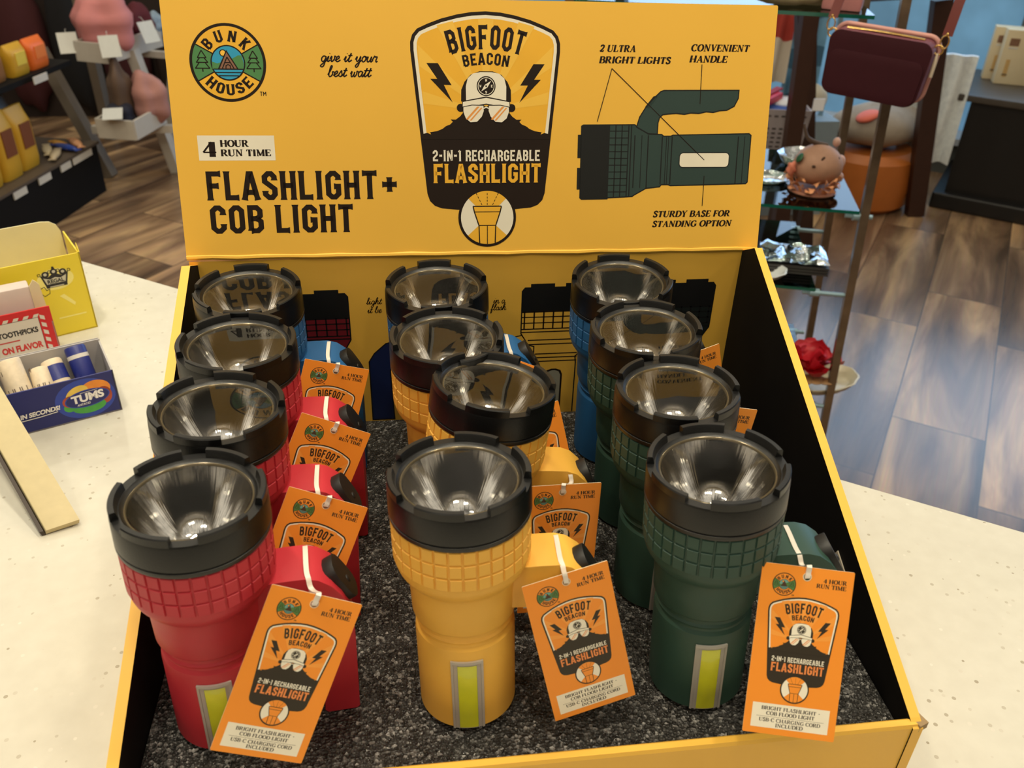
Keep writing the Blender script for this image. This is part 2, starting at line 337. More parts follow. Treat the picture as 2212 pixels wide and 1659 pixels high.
def smooth_path(p, n=5):
    P = [p[0]] + list(p) + [p[-1]]; out = []
    for i in range(1, len(P) - 2):
        for k in range(n):
            t = k / n; q = []
            for d in (0, 1):
                p0, p1, p2, p3 = P[i - 1][d], P[i][d], P[i + 1][d], P[i + 2][d]
                q.append(0.5 * (2 * p1 + (p2 - p0) * t + (2 * p0 - 5 * p1 + 4 * p2 - p3) * t * t + (3 * p1 - p0 - 3 * p2 + p3) * t ** 3))
            out.append(tuple(q))
    out.append(tuple(p[-1]))
    return out
_oval = [(.42, .9), (.22, 1.0), (.06, .7), (.06, .3), (.18, .02), (.34, .15), (.44, .6), (.46, .95)]
SCRIPT = {   # x-height = 1; hand-drawn joined lower case
 'a': (.62, [_oval + [(.44, .3), (.5, .03), (.62, .15), (.68, .35)]]),
 'b': (.58, [[(-.05, .3), (.15, 1.1), (.26, 1.8), (.16, 1.95), (.08, 1.5), (.06, .4), (.16, .02), (.34, .1), (.44, .5), (.4, .85), (.62, .8)]]),
 'e': (.5, [[(-.05, .2), (.2, .45), (.36, .75), (.26, 1.0), (.1, .75), (.06, .35), (.18, .02), (.36, .1), (.52, .35)]]),
 'f': (.44, [[(-.05, .2), (.14, .6), (.3, 1.6), (.24, 1.95), (.14, 1.6), (.1, .4), (.06, -.7), (.14, -.85), (.22, -.3), (.2, .15), (.46, .3)]]),
 'g': (.6, [_oval + [(.44, 0), (.38, -.7), (.22, -.95), (.06, -.75), (.3, -.25), (.64, .3)]]),
 'h': (.62, [[(-.05, .2), (.16, .9), (.28, 1.75), (.2, 1.95), (.1, 1.5), (.04, 0), (.2, .8), (.36, 1.0), (.42, .8), (.38, .2), (.48, .02), (.66, .35)]]),
 'i': (.34, [[(-.05, .3), (.12, .98), (.08, .25), (.16, .02), (.36, .35)], [(.17, 1.42), (.19, 1.5)]]),
 'l': (.36, [[(-.05, .2), (.16, .9), (.28, 1.75), (.2, 1.95), (.1, 1.4), (.06, .3), (.16, .02), (.38, .35)]]),
 'n': (.64, [[(-.05, .5), (.1, .98), (.04, 0), (.2, .8), (.36, 1.0), (.44, .75), (.4, .2), (.5, .02), (.68, .35)]]),
 'o': (.52, [_oval[:6] + [(.42, .6), (.32, .95), (.56, .8)]]),
 'r': (.5, [[(-.05, .3), (.14, 1.08), (.2, .9), (.4, .92), (.34, .3), (.4, .02), (.52, .2)]]),
 's': (.46, [[(-.05, .1), (.22, 1.05), (.3, .7), (.36, .3), (.24, .02), (.06, .14)], [(.3, .08), (.5, .35)]]),
 't': (.4, [[(-.05, .2), (.16, .9), (.24, 1.6), (.1, .4), (.18, .02), (.42, .35)], [(-.02, 1.12), (.4, 1.16)]]),
 'u': (.62, [[(-.05, .4), (.1, .98), (.06, .3), (.16, .02), (.34, .25), (.46, .98), (.42, .25), (.5, .02), (.66, .35)]]),
 'v': (.52, [[(-.05, .5), (.1, .98), (.12, .2), (.22, .02), (.4, .5), (.4, .98), (.56, .85)]]),
 'w': (.74, [[(-.05, .5), (.08, .98), (.06, .2), (.18, .02), (.34, .5), (.36, .9), (.34, .2), (.46, .02), (.6, .5), (.6, .98), (.78, .85)]]),
 'y': (.6, [[(-.05, .4), (.1, .98), (.08, .4), (.18, .1), (.34, .35), (.46, .98), (.4, -.4), (.24, -.95), (.08, -.75), (.3, -.2), (.64, .3)]]),
 ' ': (.42, []),
}
def script_text(A, txt, x0, y0, xh, width, c, L=2, wt=0.17, slant=0.25):
    tot = sum(SCRIPT[k][0] for k in txt); sx = width / tot; x = 0.0; old = A.tf
    for k in txt:
        w, st = SCRIPT[k]
        for p in st:
            q = [(x0 + (x + px) * sx + slant * py * xh, y0 + py * xh) for px, py in (smooth_path(p) if len(p) > 2 else p)]
            A.stroke(q, wt * xh, c, L)
        x += w
    A.tf = old

def sans_text(A, txt, x0, y0, h, width, c, L=3, bold=0.03, shear=0.0, rot=0.0):
    """plain sans lettering from Blender's built-in font, fitted to height and width"""
    cu = bpy.data.curves.new('t', 'FONT'); cu.body = txt; cu.size = 1; cu.offset = bold; cu.fill_mode = 'FRONT'
    o = bpy.data.objects.new('t', cu); COL.objects.link(o)
    dg = bpy.context.evaluated_depsgraph_get(); me = o.evaluated_get(dg).to_mesh()
    vs = [v.co.copy() for v in me.vertices]; fs = [tuple(p.vertices) for p in me.polygons]
    o.evaluated_get(dg).to_mesh_clear(); bpy.data.objects.remove(o); bpy.data.curves.remove(cu)
    x_0 = min(v.x for v in vs); x_1 = max(v.x for v in vs); y_1 = max(v.y for v in vs)
    out = []
    for v in vs:
        py = v.y / y_1 * h; px = (v.x - x_0) / (x_1 - x_0) * width + shear * py
        out.append(A._p((x0 + px * cos(rot) - py * sin(rot), y0 + px * sin(rot) + py * cos(rot)), L))
    A.mb.add(out, fs, c)

def inset(pts, d):
    n = len(pts); P = [Vector(p) for p in pts]; ar = sum(P[i].x * P[(i + 1) % n].y - P[(i + 1) % n].x * P[i].y for i in range(n)); sg = 1 if ar > 0 else -1
    out = []
    for i in range(n):
        d1 = (P[i] - P[i - 1]).normalized(); d2 = (P[(i + 1) % n] - P[i]).normalized()
        n1 = Vector((-d1.y, d1.x)) * sg; n2 = Vector((-d2.y, d2.x)) * sg; m = (n1 + n2).normalized()
        q = P[i] + m * d / max(0.6, m.dot(n1)); out.append((q.x, q.y))
    return out
def clip_above(pts, y0):
    out = []; n = len(pts)
    for i in range(n):
        p, q = pts[i], pts[(i + 1) % n]
        if p[1] >= y0: out.append(p)
        if (p[1] >= y0) != (q[1] >= y0):
            t = (y0 - p[1]) / (q[1] - p[1]); out.append((p[0] + (q[0] - p[0]) * t, y0))
    return out
def interp(x, xs, ys):
    if x <= xs[0]: return ys[0] + (x - xs[0]) * (ys[1] - ys[0]) / (xs[1] - xs[0])
    for i in range(len(xs) - 1):
        if x <= xs[i + 1] or i == len(xs) - 2: return ys[i] + (x - xs[i]) * (ys[i + 1] - ys[i]) / (xs[i + 1] - xs[i])
def mirror(p): return [(-x, y) for x, y in p][::-1]

def emblem(A, K):
    """shield emblem, x centred on 0, y 6..213 mm; K: ink indices"""
    blk, wht, fld, ray, dark, org = K['blk'], K['wht'], K['fld'], K['ray'], K['dark'], K['org']
    left = [(-27, 40.2), (-42, 41.6), (-48.5, 44), (-53, 48.5), (-55.2, 55), (-67.4, 180), (-67.3, 187), (-65.4, 193), (-61, 198), (-52, 202), (-40, 206.4), (-26, 210), (-13, 212.2)]
    outer = left + [(0, 213)] + mirror(left)
    A.poly(outer, blk, 2)
    A.poly(clip_above(inset(outer, 3.0), 104), wht, 3)
    inn = clip_above(inset(outer, 5.8), 104); A.poly(inn, fld, 4)
    for a in range(-78, 79, 26):                     # pale rays
        a0, a1 = radians(a - 5), radians(a + 5)
        def edge(an):
            r = 10
            while r < 100:
                x, y = r * sin(an), 128 + r * cos(an)
                if abs(x) > 61.5 - max(0, 193 - y) * 0.097 - max(0, y - 190) * 1.0 or y > 206.5 - abs(x) ** 2 * 0.0034: break
                r += 1
            return (0 + r * sin(an), 128 + r * cos(an))
        A.poly([(0, 128), edge(a0), edge(a1)], ray, 5)
    bolt = [(-53.4, 169.5), (-43.2, 169.5), (-31.2, 151), (-38.2, 151.2), (-30.4, 136), (-50.2, 156.2), (-44, 156.2)]
    A.poly(bolt, dark, 6); A.poly(mirror(bolt), dark, 6)
    block_text(A, 'BIGFOOT', 0, 0, 20.2, 65, dark, 6, 0.09, (0, 79.6, 102, True))
    block_text(A, 'BEACON', 0, 0, 10.2, 40, dark, 6, 0.1, (0, 84.5, 84, True))
    # ragged dark slope
    top = [(-59.3, 108.4), (-54, 109.6), (-50.5, 108.2), (-51.5, 110.2), (-45, 111.2), (-40, 113.2), (-37, 115.5), (-33, 117), (-30.6, 119.4), (-32.6, 121.4), (-28, 121.2), (-24, 124), (-20, 128.6)]
    body = [(-59.3, 104)] + top + [(-14, 133)] + mirror([(-14, 133)]) + mirror(top) + [(59.3, 104)]
    A.poly(body, blk, 6)
    A.circle(-23.3, 131.5, 3.6, blk, 6, 16); A.circle(23.3, 131.5, 3.6, blk, 6, 16)
    # trucker cap
    A.poly([(-22.8, 137), (-22.6, 147), (-19.5, 154), (-14, 160), (-6, 163), (6, 163), (14, 160), (19.5, 154), (22.6, 147), (22.8, 137)], blk, 7)
    A.poly([(-18.3, 138), (-18.4, 150), (-16.6, 157), (-12, 161), (-5, 162.3), (5, 162.3), (12, 161), (16.6, 157), (18.4, 150), (18.3, 138), (0, 141)], wht, 8)
    A.poly([(-21.8, 137.4), (0, 141.4), (21.8, 137.4), (22.2, 130.6), (0, 134.4), (-22.2, 130.6)], dark, 9)
    A.poly([(-21.2, 136.6), (0, 140.3), (21.2, 136.6), (21.5, 131.6), (0, 135.3), (-21.5, 131.6)], wht, 10)
    A.circle(0, 150.3, 8.6, dark, 9, 32); A.ring(0, 150.3, 7.0, 7.6, wht, 10, 32)
    A.poly([(-4.6, 145.7), (1.2, 149.2), (4.6, 154.9), (-1.2, 151.4)], wht, 10); A.circle(0, 150.3, 0.8, dark, 11, 10)
    for ch, x, y in (('N', -.8, 154.2), ('S', -.8, 144), ('W', -6, 149.2), ('E', 4.4, 149.2)): block_text(A, ch, x, y, 2.3, 1.6, wht, 10)
    # aviator sunglasses with amber glints
    lens = [(-20.8, 132), (-13, 133.6), (-2.6, 133.4), (-2.2, 129), (-4, 124), (-8.5, 119.4), (-14.5, 119), (-18.8, 122.5), (-20.8, 128)]
    for m in (False, True):
        q = mirror(lens) if m else lens
        A.poly(inset(q, -0.7), blk, 11); A.poly(q, wht, 12)
        s = 22.8 if m else 0
        A.poly([(-18.6 + s, 121.6), (-8.4 + s, 132.6), (-6 + s, 132.6), (-16.8 + s, 121)], org, 13); A.poly([(-15.2 + s, 120.6), (-4.6 + s, 132), (-3.6 + s, 131.4), (-13.6 + s, 120.4)], org, 13)
    A.stroke([(-2.4, 131), (0, 132.2), (2.4, 131)], 1.0, wht, 12)
    block_text(A, '2-IN-1 RECHARGEABLE', -49.5, 84.4, 10.0, 99.5, wht, 6, 0.1, None, 0.95)
    block_text(A, 'FLASHLIGHT', -49, 64.8, 17.3, 100, K['txt'], 6, 0.1)
    # round torch badge
    cx, cy = 0.6, 32.6
    A.circle(cx, cy, 27.4, blk, 6, 56); A.circle(cx, cy, 24.9, wht, 7, 56)
    def pie(a0, a1): return [(cx, cy)] + arcpts(cx, cy, 24.9, 24.9, a0, a1, 14)
    A.poly(pie(45, 135), fld, 8); A.poly(pie(222, 318), fld, 8)
    A.poly([(cx - 13.6, 43.2), (cx + 13.6, 43.2), (cx + 12.2, 38), (cx + 8.2, 25.3), (cx + 7.6, 9.2), (cx - 7.6, 9.2), (cx - 8.2, 25.3), (cx - 12.2, 38)], fld, 9)
    for p in ([(-13.4, 43.2), (13.4, 43.2), (12.2, 38), (8, 25.3), (7.4, 8.9)], [(-13.4, 43.2), (-12.2, 38), (-8, 25.3), (-7.4, 8.9)], [(-12.2, 38), (12.2, 38)], [(-8, 25.3), (8, 25.3)], [(0, 25.3), (0, 7.9)]):
        A.stroke([(cx + x, y) for x, y in p], 1.1 if len(p) > 2 else 0.8, blk, 10)
    for x0, x1 in ((0, 0), (-5, -11), (5, 11)):
        for k in range(4):
            t0, t1 = k / 4, k / 4 + 0.15
            A.stroke([(cx + x0 + (x1 - x0) * t0, 44.5 + 12 * t0), (cx + x0 + (x1 - x0) * t1, 44.5 + 12 * t1)], 0.6, blk, 10)

def cabin_logo(A, K):
    """round cabin logo, radius 32.2 around (0,0)"""
    blk, fld, gr, blu, brn, sun = K['blk'], K['fld'], K['grn'], K['blu'], K['brn'], K['ray']
    A.circle(0, 0, 32.2, blk, 2, 64); A.circle(0, 0, 29.8, fld, 3, 64)
    for s in (1, -1):
        up = [(s * 29.8 * cos(radians(a)), 29.8 * sin(radians(a))) for a in range(-30, 31, 5)]
        A.poly([(s * 12, -7)] + up + [(s * 12, 7)], gr, 4)
        for a in (30, -30): A.stroke([(s * 11 * cos(radians(a)), 12 * sin(radians(a))), (s * 30 * cos(radians(a)), 30 * sin(radians(a)))], 1.0, blk, 5)
        for bx, y0, y1 in ((3.6, 4, 10), (4.8, 0.2, 4), (6, -4.6, 0.2)):
            A.stroke([(s * 21.6 - bx, y0), (s * 21.6 - bx * 0.42, y1 - 0.2)] if y1 < 10 else [(s * 21.6 - bx, y0), (s * 21.6, y1)], 0.9, blk, 5)
            A.stroke([(s * 21.6 + bx, y0), (s * 21.6 + bx * 0.42, y1 - 0.2)] if y1 < 10 else [(s * 21.6 + bx, y0), (s * 21.6, y1)], 0.9, blk, 5)
            A.stroke([(s * 21.6 - bx - .3, y0), (s * 21.6 + bx + .3, y0)], 0.9, blk, 5)
        A.stroke([(s * 21.6, -4.6), (s * 21.6, -7.4)], 1.0, blk, 5)
    A.circle(0, 0, 14.6, blk, 6, 48); A.circle(0, 0, 13.5, blu, 7, 48)
    A.poly([(-13.4, -5)] + [(-13.4, 1), (-9, -.6), (-3, 1.4), (4, 3.6), (9, 6.2), (12, 6.2), (13.4, -1), (12.6, -5)], gr, 8)
    A.circle(-3.6, 8, 3.0, blk, 8, 20); A.circle(-3.6, 8, 2.2, sun, 9, 20)
    A.poly([(-8.8, -5), (-0.6, 10.6), (8.6, -5)], blk, 10); A.poly([(-7.2, -4.6), (-0.6, 8.6), (7.2, -4.6)], brn, 11)
    for p in ([(-5, -4.6), (-0.4, 4.8), (4.8, -4.6)], [(-2.6, 0.2), (2.2, 0.2)], [(-2, -4.6), (-1.8, -2.4), (0, -1.4), (1.8, -2.4), (2, -4.6)]): A.stroke(p, 0.9, blk, 12)
    A.poly(arcpts(0, 0, 13.5, 13.5, 202, 338, 14), blu, 12)
    for y in (-5.2, -8, -10.6):
        hw = sqrt(13.5 ** 2 - y * y); A.stroke([(-hw, y), (hw, y)], 0.9, blk, 13)
    block_text(A, 'BUNK', 0, 0, 9.6, 34, blk, 5, 0.24, (0, 0, 17.3, True))
    block_text(A, 'HOUSE', 0, 0, 9.2, 47, blk, 5, 0.26, (0, 0, 26.8, False))

# ================================================================== SETTING
CZ = 0.92                                   # counter top height
FZ = 1.55 - 0.5324                          # foam surface height
def floor_mat():
    m = bpy.data.materials.new('plank floor'); m.use_nodes = True; nt = m.node_tree; b = nt.nodes['Principled BSDF']; L = nt.links.new
    tc = node(nt, 'ShaderNodeTexCoord'); mp = node(nt, 'ShaderNodeMapping'); mp.inputs['Rotation'].default_value = (0, 0, radians(-55)); 
    L(tc.outputs['Object'], mp.inputs['Vector'])
    mp2 = node(nt, 'ShaderNodeMapping'); mp2.inputs['Location'].default_value = (-0.55, 0.024, 0); L(mp.outputs[0], mp2.inputs['Vector'])
    br = node(nt, 'ShaderNodeTexBrick'); br.offset = 0.336; br.offset_frequency = 2; br.squash = 1
    br.inputs['Scale'].default_value = 1; br.inputs['Mortar Size'].default_value = 0.0022; br.inputs['Brick Width'].default_value = 1.04; br.inputs['Row Height'].default_value = 0.275
    br.inputs['Color1'].default_value = (0, 0, 0, 1); br.inputs['Color2'].default_value = (1, 1, 1, 1); br.inputs['Mortar'].default_value = (0.5, 0.5, 0.5, 1); br.inputs['Bias'].default_value = 0
    L(mp2.outputs[0], br.inputs['Vector'])
    # long wandering grain, shifted from plank to plank
    sc = node(nt, 'ShaderNodeVectorMath', operation='MULTIPLY'); sc.inputs[1].default_value = (0.9, 5.5, 1); L(mp2.outputs[0], sc.inputs[0])
    ad = node(nt, 'ShaderNodeVectorMath', operation='MULTIPLY_ADD'); L(br.outputs['Color'], ad.inputs[0]); ad.inputs[1].default_value = (37, 23, 11); L(sc.outputs[0], ad.inputs[2])
    n1 = node(nt, 'ShaderNodeTexNoise'); n1.inputs['Scale'].default_value = 1.3; n1.inputs['Detail'].default_value = 4; n1.inputs['Distortion'].default_value = 0.6; L(ad.outputs[0], n1.inputs['Vector'])
    s2 = node(nt, 'ShaderNodeVectorMath', operation='MULTIPLY'); s2.inputs[1].default_value = (2.5, 90, 1); L(ad.outputs[0], s2.inputs[0])
    n2 = node(nt, 'ShaderNodeTexNoise'); n2.inputs['Scale'].default_value = 1.0; n2.inputs['Detail'].default_value = 2; L(s2.outputs[0], n2.inputs['Vector'])
    cr = node(nt, 'ShaderNodeValToRGB'); e = cr.color_ramp.elements
    e[0].position = 0.30; e[0].color = lin((84, 65, 50)) + (1,); e[1].position = 0.70; e[1].color = lin((222, 182, 134)) + (1,)
    x = e.new(0.46); x.color = lin((132, 104, 80)) + (1,); x = e.new(0.56); x.color = lin((170, 138, 106)) + (1,)
    L(n1.outputs['Fac'], cr.inputs['Fac'])
    hv = node(nt, 'ShaderNodeMix', data_type='RGBA', blend_type='MULTIPLY'); hv.inputs[0].default_value = 0.35; L(cr.outputs[0], hv.inputs[6]); L(n2.outputs['Color'], hv.inputs[7])
    pl = node(nt, 'ShaderNodeMix', data_type='RGBA', blend_type='MULTIPLY'); pl.inputs[0].default_value = 1
    r2 = node(nt, 'ShaderNodeMapRange'); r2.inputs['To Min'].default_value = 0.75; r2.inputs['To Max'].default_value = 1.25; L(br.outputs['Color'], r2.inputs['Value'])
    L(hv.outputs[2], pl.inputs[6]); L(r2.outputs[0], pl.inputs[7])
    gm = node(nt, 'ShaderNodeMix', data_type='RGBA'); L(br.outputs['Fac'], gm.inputs[0]); L(pl.outputs[2], gm.inputs[6]); gm.inputs[7].default_value = lin((72, 60, 50)) + (1,)
    L(gm.outputs[2], b.inputs['Base Color']); b.inputs['Roughness'].default_value = 0.22; b.inputs['Specular IOR Level'].default_value = 0.75
    bp = node(nt, 'ShaderNodeBump'); bp.inputs['Strength'].default_value = 0.12; bp.inputs['Distance'].default_value = 0.002; L(n2.outputs['Fac'], bp.inputs['Height']); L(bp.outputs[0], b.inputs['Normal'])
    return m
mb = MB(); mb.add([(-9, -2, 0), (9, -2, 0), (9, 14, 0), (-9, 14, 0)], [(0, 1, 2, 3)])
struct(mb.build('floor', floor_mat()))

# shop window at the back right: wall of panes on a low sill, daylight outside
SKYW = mat('daylight sky outside', (176, 212, 255), 0.5, emit=4.0, var=0.1, scale=0.9); STREET = mat('daylight street outside', (96, 138, 168), 0.5, emit=0.7, var=0.5, scale=3.5)
FRAME = mat('grey window frame', (92, 98, 104), 0.4); SILL = mat('white window sill', (205, 212, 220), 0.4); WALLM = mat('grey green wall', (104, 108, 104), 0.7)
def win(s, back=0.0, z=0.0):                # s runs along the window wall, back points outdoors
    return Vector((2.97 + 0.819 * s + 0.574 * back, 4.39 - 0.574 * s + 0.819 * back, z))
RW = RZ(-35)
mb = MB(); mb.box(win(0, 0.09, 0.085), (6.4, 0.14, 0.17), 0, RW); struct(mb.build('wall_back', WALLM))
mb = MB(); mb.box(win(0, 0.06, 0.19), (6.4, 0.2, 0.035), 0, RW); struct(mb.build('trim_1', SILL))
w1 = thing('window_1', 'tall shop window with daylight outside', 'window', (0, 0, 0)); struct(w1)
del w1['label'], w1['category']
mb = MB()
for s in (-3.1, -2.0, -0.9, 0.2, 1.3, 2.4): mb.box(win(s, 0.12, 1.3), (0.06, 0.08, 2.2), 0, RW)
mb.box(win(0, 0.12, 2.4), (6.4, 0.08, 0.1), 0, RW); mb.build('window_frame', FRAME, w1)
mb = MB(); mb.box(win(0, 0.16, 1.75), (6.3, 0.01, 1.3), 0, RW); mb.build('upper_pane', SKYW, w1)
mb = MB(); mb.box(win(0, 0.16, 0.65), (6.3, 0.01, 0.9), 0, RW); mb.build('lower_pane', STREET, w1)

# ------------------------------------------------------------------ counter
def counter_mat():
    m = bpy.data.materials.new('speckled cream counter'); m.use_nodes = True; nt = m.node_tree; b = nt.nodes['Principled BSDF']; L = nt.links.new
    tc = node(nt, 'ShaderNodeTexCoord')
    vo = node(nt, 'ShaderNodeTexVoronoi'); vo.inputs['Scale'].default_value = 130; L(tc.outputs['Object'], vo.inputs['Vector'])
    nz = node(nt, 'ShaderNodeTexNoise'); nz.inputs['Scale'].default_value = 60; nz.inputs['Detail'].default_value = 4; L(tc.outputs['Object'], nz.inputs['Vector'])
    sp = node(nt, 'ShaderNodeSeparateColor'); L(vo.outputs['Color'], sp.inputs[0])
    g1 = node(nt, 'ShaderNodeMath', operation='GREATER_THAN'); g1.inputs[1].default_value = 0.80; L(sp.outputs[0], g1.inputs[0])
    l1 = node(nt, 'ShaderNodeMath', operation='LESS_THAN'); l1.inputs[1].default_value = 0.24; L(vo.outputs['Distance'], l1.inputs[0])
    mu = node(nt, 'ShaderNodeMath', operation='MULTIPLY'); L(g1.outputs[0], mu.inputs[0]); L(l1.outputs[0], mu.inputs[1])
    fleck = node(nt, 'ShaderNodeMix', data_type='RGBA'); L(sp.outputs[1], fleck.inputs[0]); fleck.inputs[6].default_value = lin((150, 140, 120)) + (1,); fleck.inputs[7].default_value = lin((216, 212, 202)) + (1,)
    base = node(nt, 'ShaderNodeMix', data_type='RGBA'); L(nz.outputs['Fac'], base.inputs[0]); base.inputs[6].default_value = lin((194, 190, 178)) + (1,); base.inputs[7].default_value = lin((208, 205, 194)) + (1,)
    mx = node(nt, 'ShaderNodeMix', data_type='RGBA'); L(mu.outputs[0], mx.inputs[0]); L(base.outputs[2], mx.inputs[6]); L(fleck.outputs[2], mx.inputs[7])
    L(mx.outputs[2], b.inputs['Base Color']); b.inputs['Roughness'].default_value = 0.35
    return m
mb = MB()
e0 = Vector((-2.2, 2.508, 0)); e1 = Vector((1.6, 0.0, 0))
top = [(-2.2, -0.6, CZ), (1.6, -0.6, CZ), (1.6, 0.02, CZ), (-2.2, 2.528, CZ)]
mb.prism(top, (0, 0, -0.045))
ct = thing('sales_counter', 'cream speckled stone counter top under the yellow display box', 'counter', (0, 0.4, 0))
o = mb.build('worktop', counter_mat(), ct); o.matrix_parent_inverse = Matrix.Translation((0, -0.4, 0))
mb = MB(); mb.prism([(-2.1, -0.55, CZ - .045), (1.4, -0.55, CZ - .045), (1.4, 0.06, CZ - .045), (-2.1, 2.37, CZ - .045)], (0, 0, -CZ + .045))
o = mb.build('counter_base', mat('dark counter base', (52, 40, 32), 0.6), ct); o.matrix_parent_inverse = Matrix.Translation((0, -0.4, 0))

# ================================================================== DISPLAY BOX
XL, XR = -0.1865, 0.3370                    # inner faces of the side walls
YF, YB = 0.3555, 0.7742                     # inner faces of front wall and back panel
TH = 0.0075
bx = thing('display_box', 'open yellow cardboard display box with a tall printed header on the counter', 'display box', (0.07, 0.56, CZ))
INV = Matrix.Translation((-0.07, -0.56, -CZ))
def part(o): o.matrix_parent_inverse = INV; return o
def side_wall(x0, x1, line, mi_in):
    zf, zp, zb = line; mb = MB()
    ol = [(x0, YF - TH - 0.001, CZ), (x0, YB + 0.006, CZ), (x0, YB + 0.006, zb), (x0, 0.747, zp), (x0, YF - 0.002, zf), (x0, YF - TH - 0.001, zf - .004)]
    mb.prism(ol, (x1 - x0, 0, 0), 0, 1 if mi_in == 0 else 0, 1 if mi_in == 1 else 0)
    return mb
o = side_wall(XR, XR + TH, (1.55 - 0.5150, 1.55 - 0.3345, 1.55 - 0.352), 0).build('side_wall', [YEL, BLKC], bx); part(o)
o = side_wall(XL, XL - TH, (1.55 - 0.4985, 1.55 - 0.3375, 1.55 - 0.352), 0).build('side_wall', [YEL, BLKC], bx); part(o)
mb = MB(); zt = 1.55 - 0.5165
mb.prism([(XL - TH, YF - TH, CZ), (XL - TH, YF, CZ), (XL - TH, YF, zt - .002), (XL - TH, YF - .002, zt), (XL - TH, YF - TH + .001, zt), (XL - TH, YF - TH, zt - .003)], (XR - XL + 2 * TH - .003, 0, 0))
o = mb.build('front_wall', YEL, bx); part(o)
mb = MB(); mb.box((0.118, YF - TH - 0.0004, FZ - 0.030), (0.115, 0.0006, 0.044)); o = mb.build('sticker', mat('white sticker', (226, 222, 210), 0.5), bx); part(o); o['label'] = 'white paper sticker on the front wall'
mb = MB(); mb.box((XR + TH - .0005, YF - .003, 1.55 - 0.5195), (.008, .009, .006), 0, RZ(20)); o = mb.build('torn_corner', GREYC, bx); part(o); o['label'] = 'torn brown corrugated corner'
mb = MB(); mb.box((XR - .0006, 0.474, FZ + .0395), (.001, .030, .012), 0, Matrix.Rotation(radians(24), 3, 'X')); o = mb.build('tape_strip', mat('clear tape', (188, 178, 160), 0.15, spec=0.8), bx); part(o); o['label'] = 'shiny pale tape strip'

# back panel with the row of printed torches (mm: x from the hinge's left end, z above the foam)
HX = -0.1951
BP = Art(lambda x, y, d: (HX + x * 0.001, YB - d, FZ + y * 0.001), 0.00005)
mb = MB(); mb.box(((XL + XR) / 2, YB + 0.003, (CZ + 1.55 - .346) / 2), (XR - XL + 2 * TH, 0.006, 1.55 - .346 - CZ)); BP.mb = mb
PR = [YELB, mat('printed black', (10, 10, 12), 0.5), mat('printed red', (112, 22, 34), 0.5), mat('printed blue', (12, 30, 78), 0.5), mat('printed green black', (16, 24, 24), 0.5), mat('printed grey', (150, 146, 130), 0.5), INK]
def printed_torch(cx, fill, line):
    h, b = 38, 21
    sil = [(-h, 98), (-h, 146), (-h + 3, 150), (-29, 150), (-29, 153.6), (-5, 153.6), (-5, 150), (6, 150), (6, 153.6), (29, 153.6), (29, 150), (h - 3, 150), (h, 146), (h, 98), (30, 84), (24, 82), (24, 72), (b, 69), (b + 1, 62), (b + 1, 0.3), (-b - 1, 0.3), (-b - 1, 62), (-b, 69), (-24, 72), (-24, 82), (-30, 84)]
    hand = [(-28, 84), (-36, 97), (-52, 93), (-64, 82), (-70, 72), (-70, 0.3), (-46, 0.3), (-48, 60), (-42, 72), (-30, 76)]
    A = BP; A.tf = lambda x, y: (cx + x, y)
    A.poly(sil, 1, 1); A.poly(hand, 1, 1)
    A.poly(inset([(-h, 98), (-h, 123), (h, 123), (h, 98), (30, 84), (24, 82), (24, 72), (b, 69), (b + 1, 62), (b + 1, -2), (-b - 1, -2), (-b - 1, 62), (-b, 69), (-24, 72), (-24, 82), (-30, 84)], 1.3)[:16], fill, 2)
    A.poly(inset(hand, 1.3), fill, 2)
    for y in (103, 99.5, 85, 90, 73.5, 69, 64.5): 
        w = h - 1 if y > 98 else (30 if y > 80 else 22); A.stroke([(-w, y), (w, y)], 1.3, line, 3)
    for y in (110, 116.6, 122.6): A.stroke([(-h + 1, y), (h - 1, y)], 1.2, line, 3)
    for k in range(-3, 5): A.stroke([(k * 9.8 - 4.9, 103), (k * 9.8 - 4.9, 123)], 1.5, line, 3)
    A.poly([(-11, 0.4), (-11, 48), (-9, 53), (-4, 55), (1, 55), (6, 53), (8, 48), (8, 0.4)], line, 3)
    A.poly([(-9, 0.5), (-9, 47), (-7, 51.5), (-3, 53), (0, 53), (4, 51.5), (6, 47), (6, 0.5)], 5, 4)
    A.tf = None
printed_torch(105, 2, 1); printed_torch(228, 3, 1); printed_torch(350, 0, 6); printed_torch(473, 4, 1)
for tx, x, y, w in (('light', 160, 137, 14.5), ('it be', 160.5, 127.5, 13.5), ('in a', 284, 133.6, 11.5), ('flash', 281.5, 126, 15)):
    script_text(BP, tx, x, y, 3.6, w, 6, 2, 0.2, 0.2)
o = obj('back_panel', art_mesh(BP.mb, 'back_panel', PR), bx); part(o); o['label'] = 'inner back panel printed with a row of torches'

# header: leans back 15 degrees above the hinge
HL = Vector((-0.1951, 0.7742, 1.55 - 0.3408)); HE = Vector((0.99995, 0, -0.0101)); HU = Vector((0.0097, 0.2588, 0.9659)); HN = HE.cross(HU).normalized()
def hmap(x, y, d): return HL + HE * (x * .001) + HU * (y * .001) + HN * d
HW, HH = 547.0, 222.5
mb = MB()
mb.prism([hmap(0, 0, 0), hmap(HW, 0, 0), hmap(HW, HH - 1, 0), hmap(HW - 1, HH, 0), hmap(1, HH, 0), hmap(0, HH - 1, 0)], -HN * 0.006)
hp = [Vector(hmap(0, -1.4, 0.0002)), Vector(hmap(HW, -1.4, 0.0002))]   # rounded fold along the hinge
mb.tube([hp[0] + (hp[1] - hp[0]) * k / 24 + Vector((0, 0.0016 + 0.0004 * sin(k * 1.9), 0.0004 * sin(k * 2.3))) for k in range(25)], 0.0027, 8)
H = Art(hmap, 0.00004); H.mb = mb
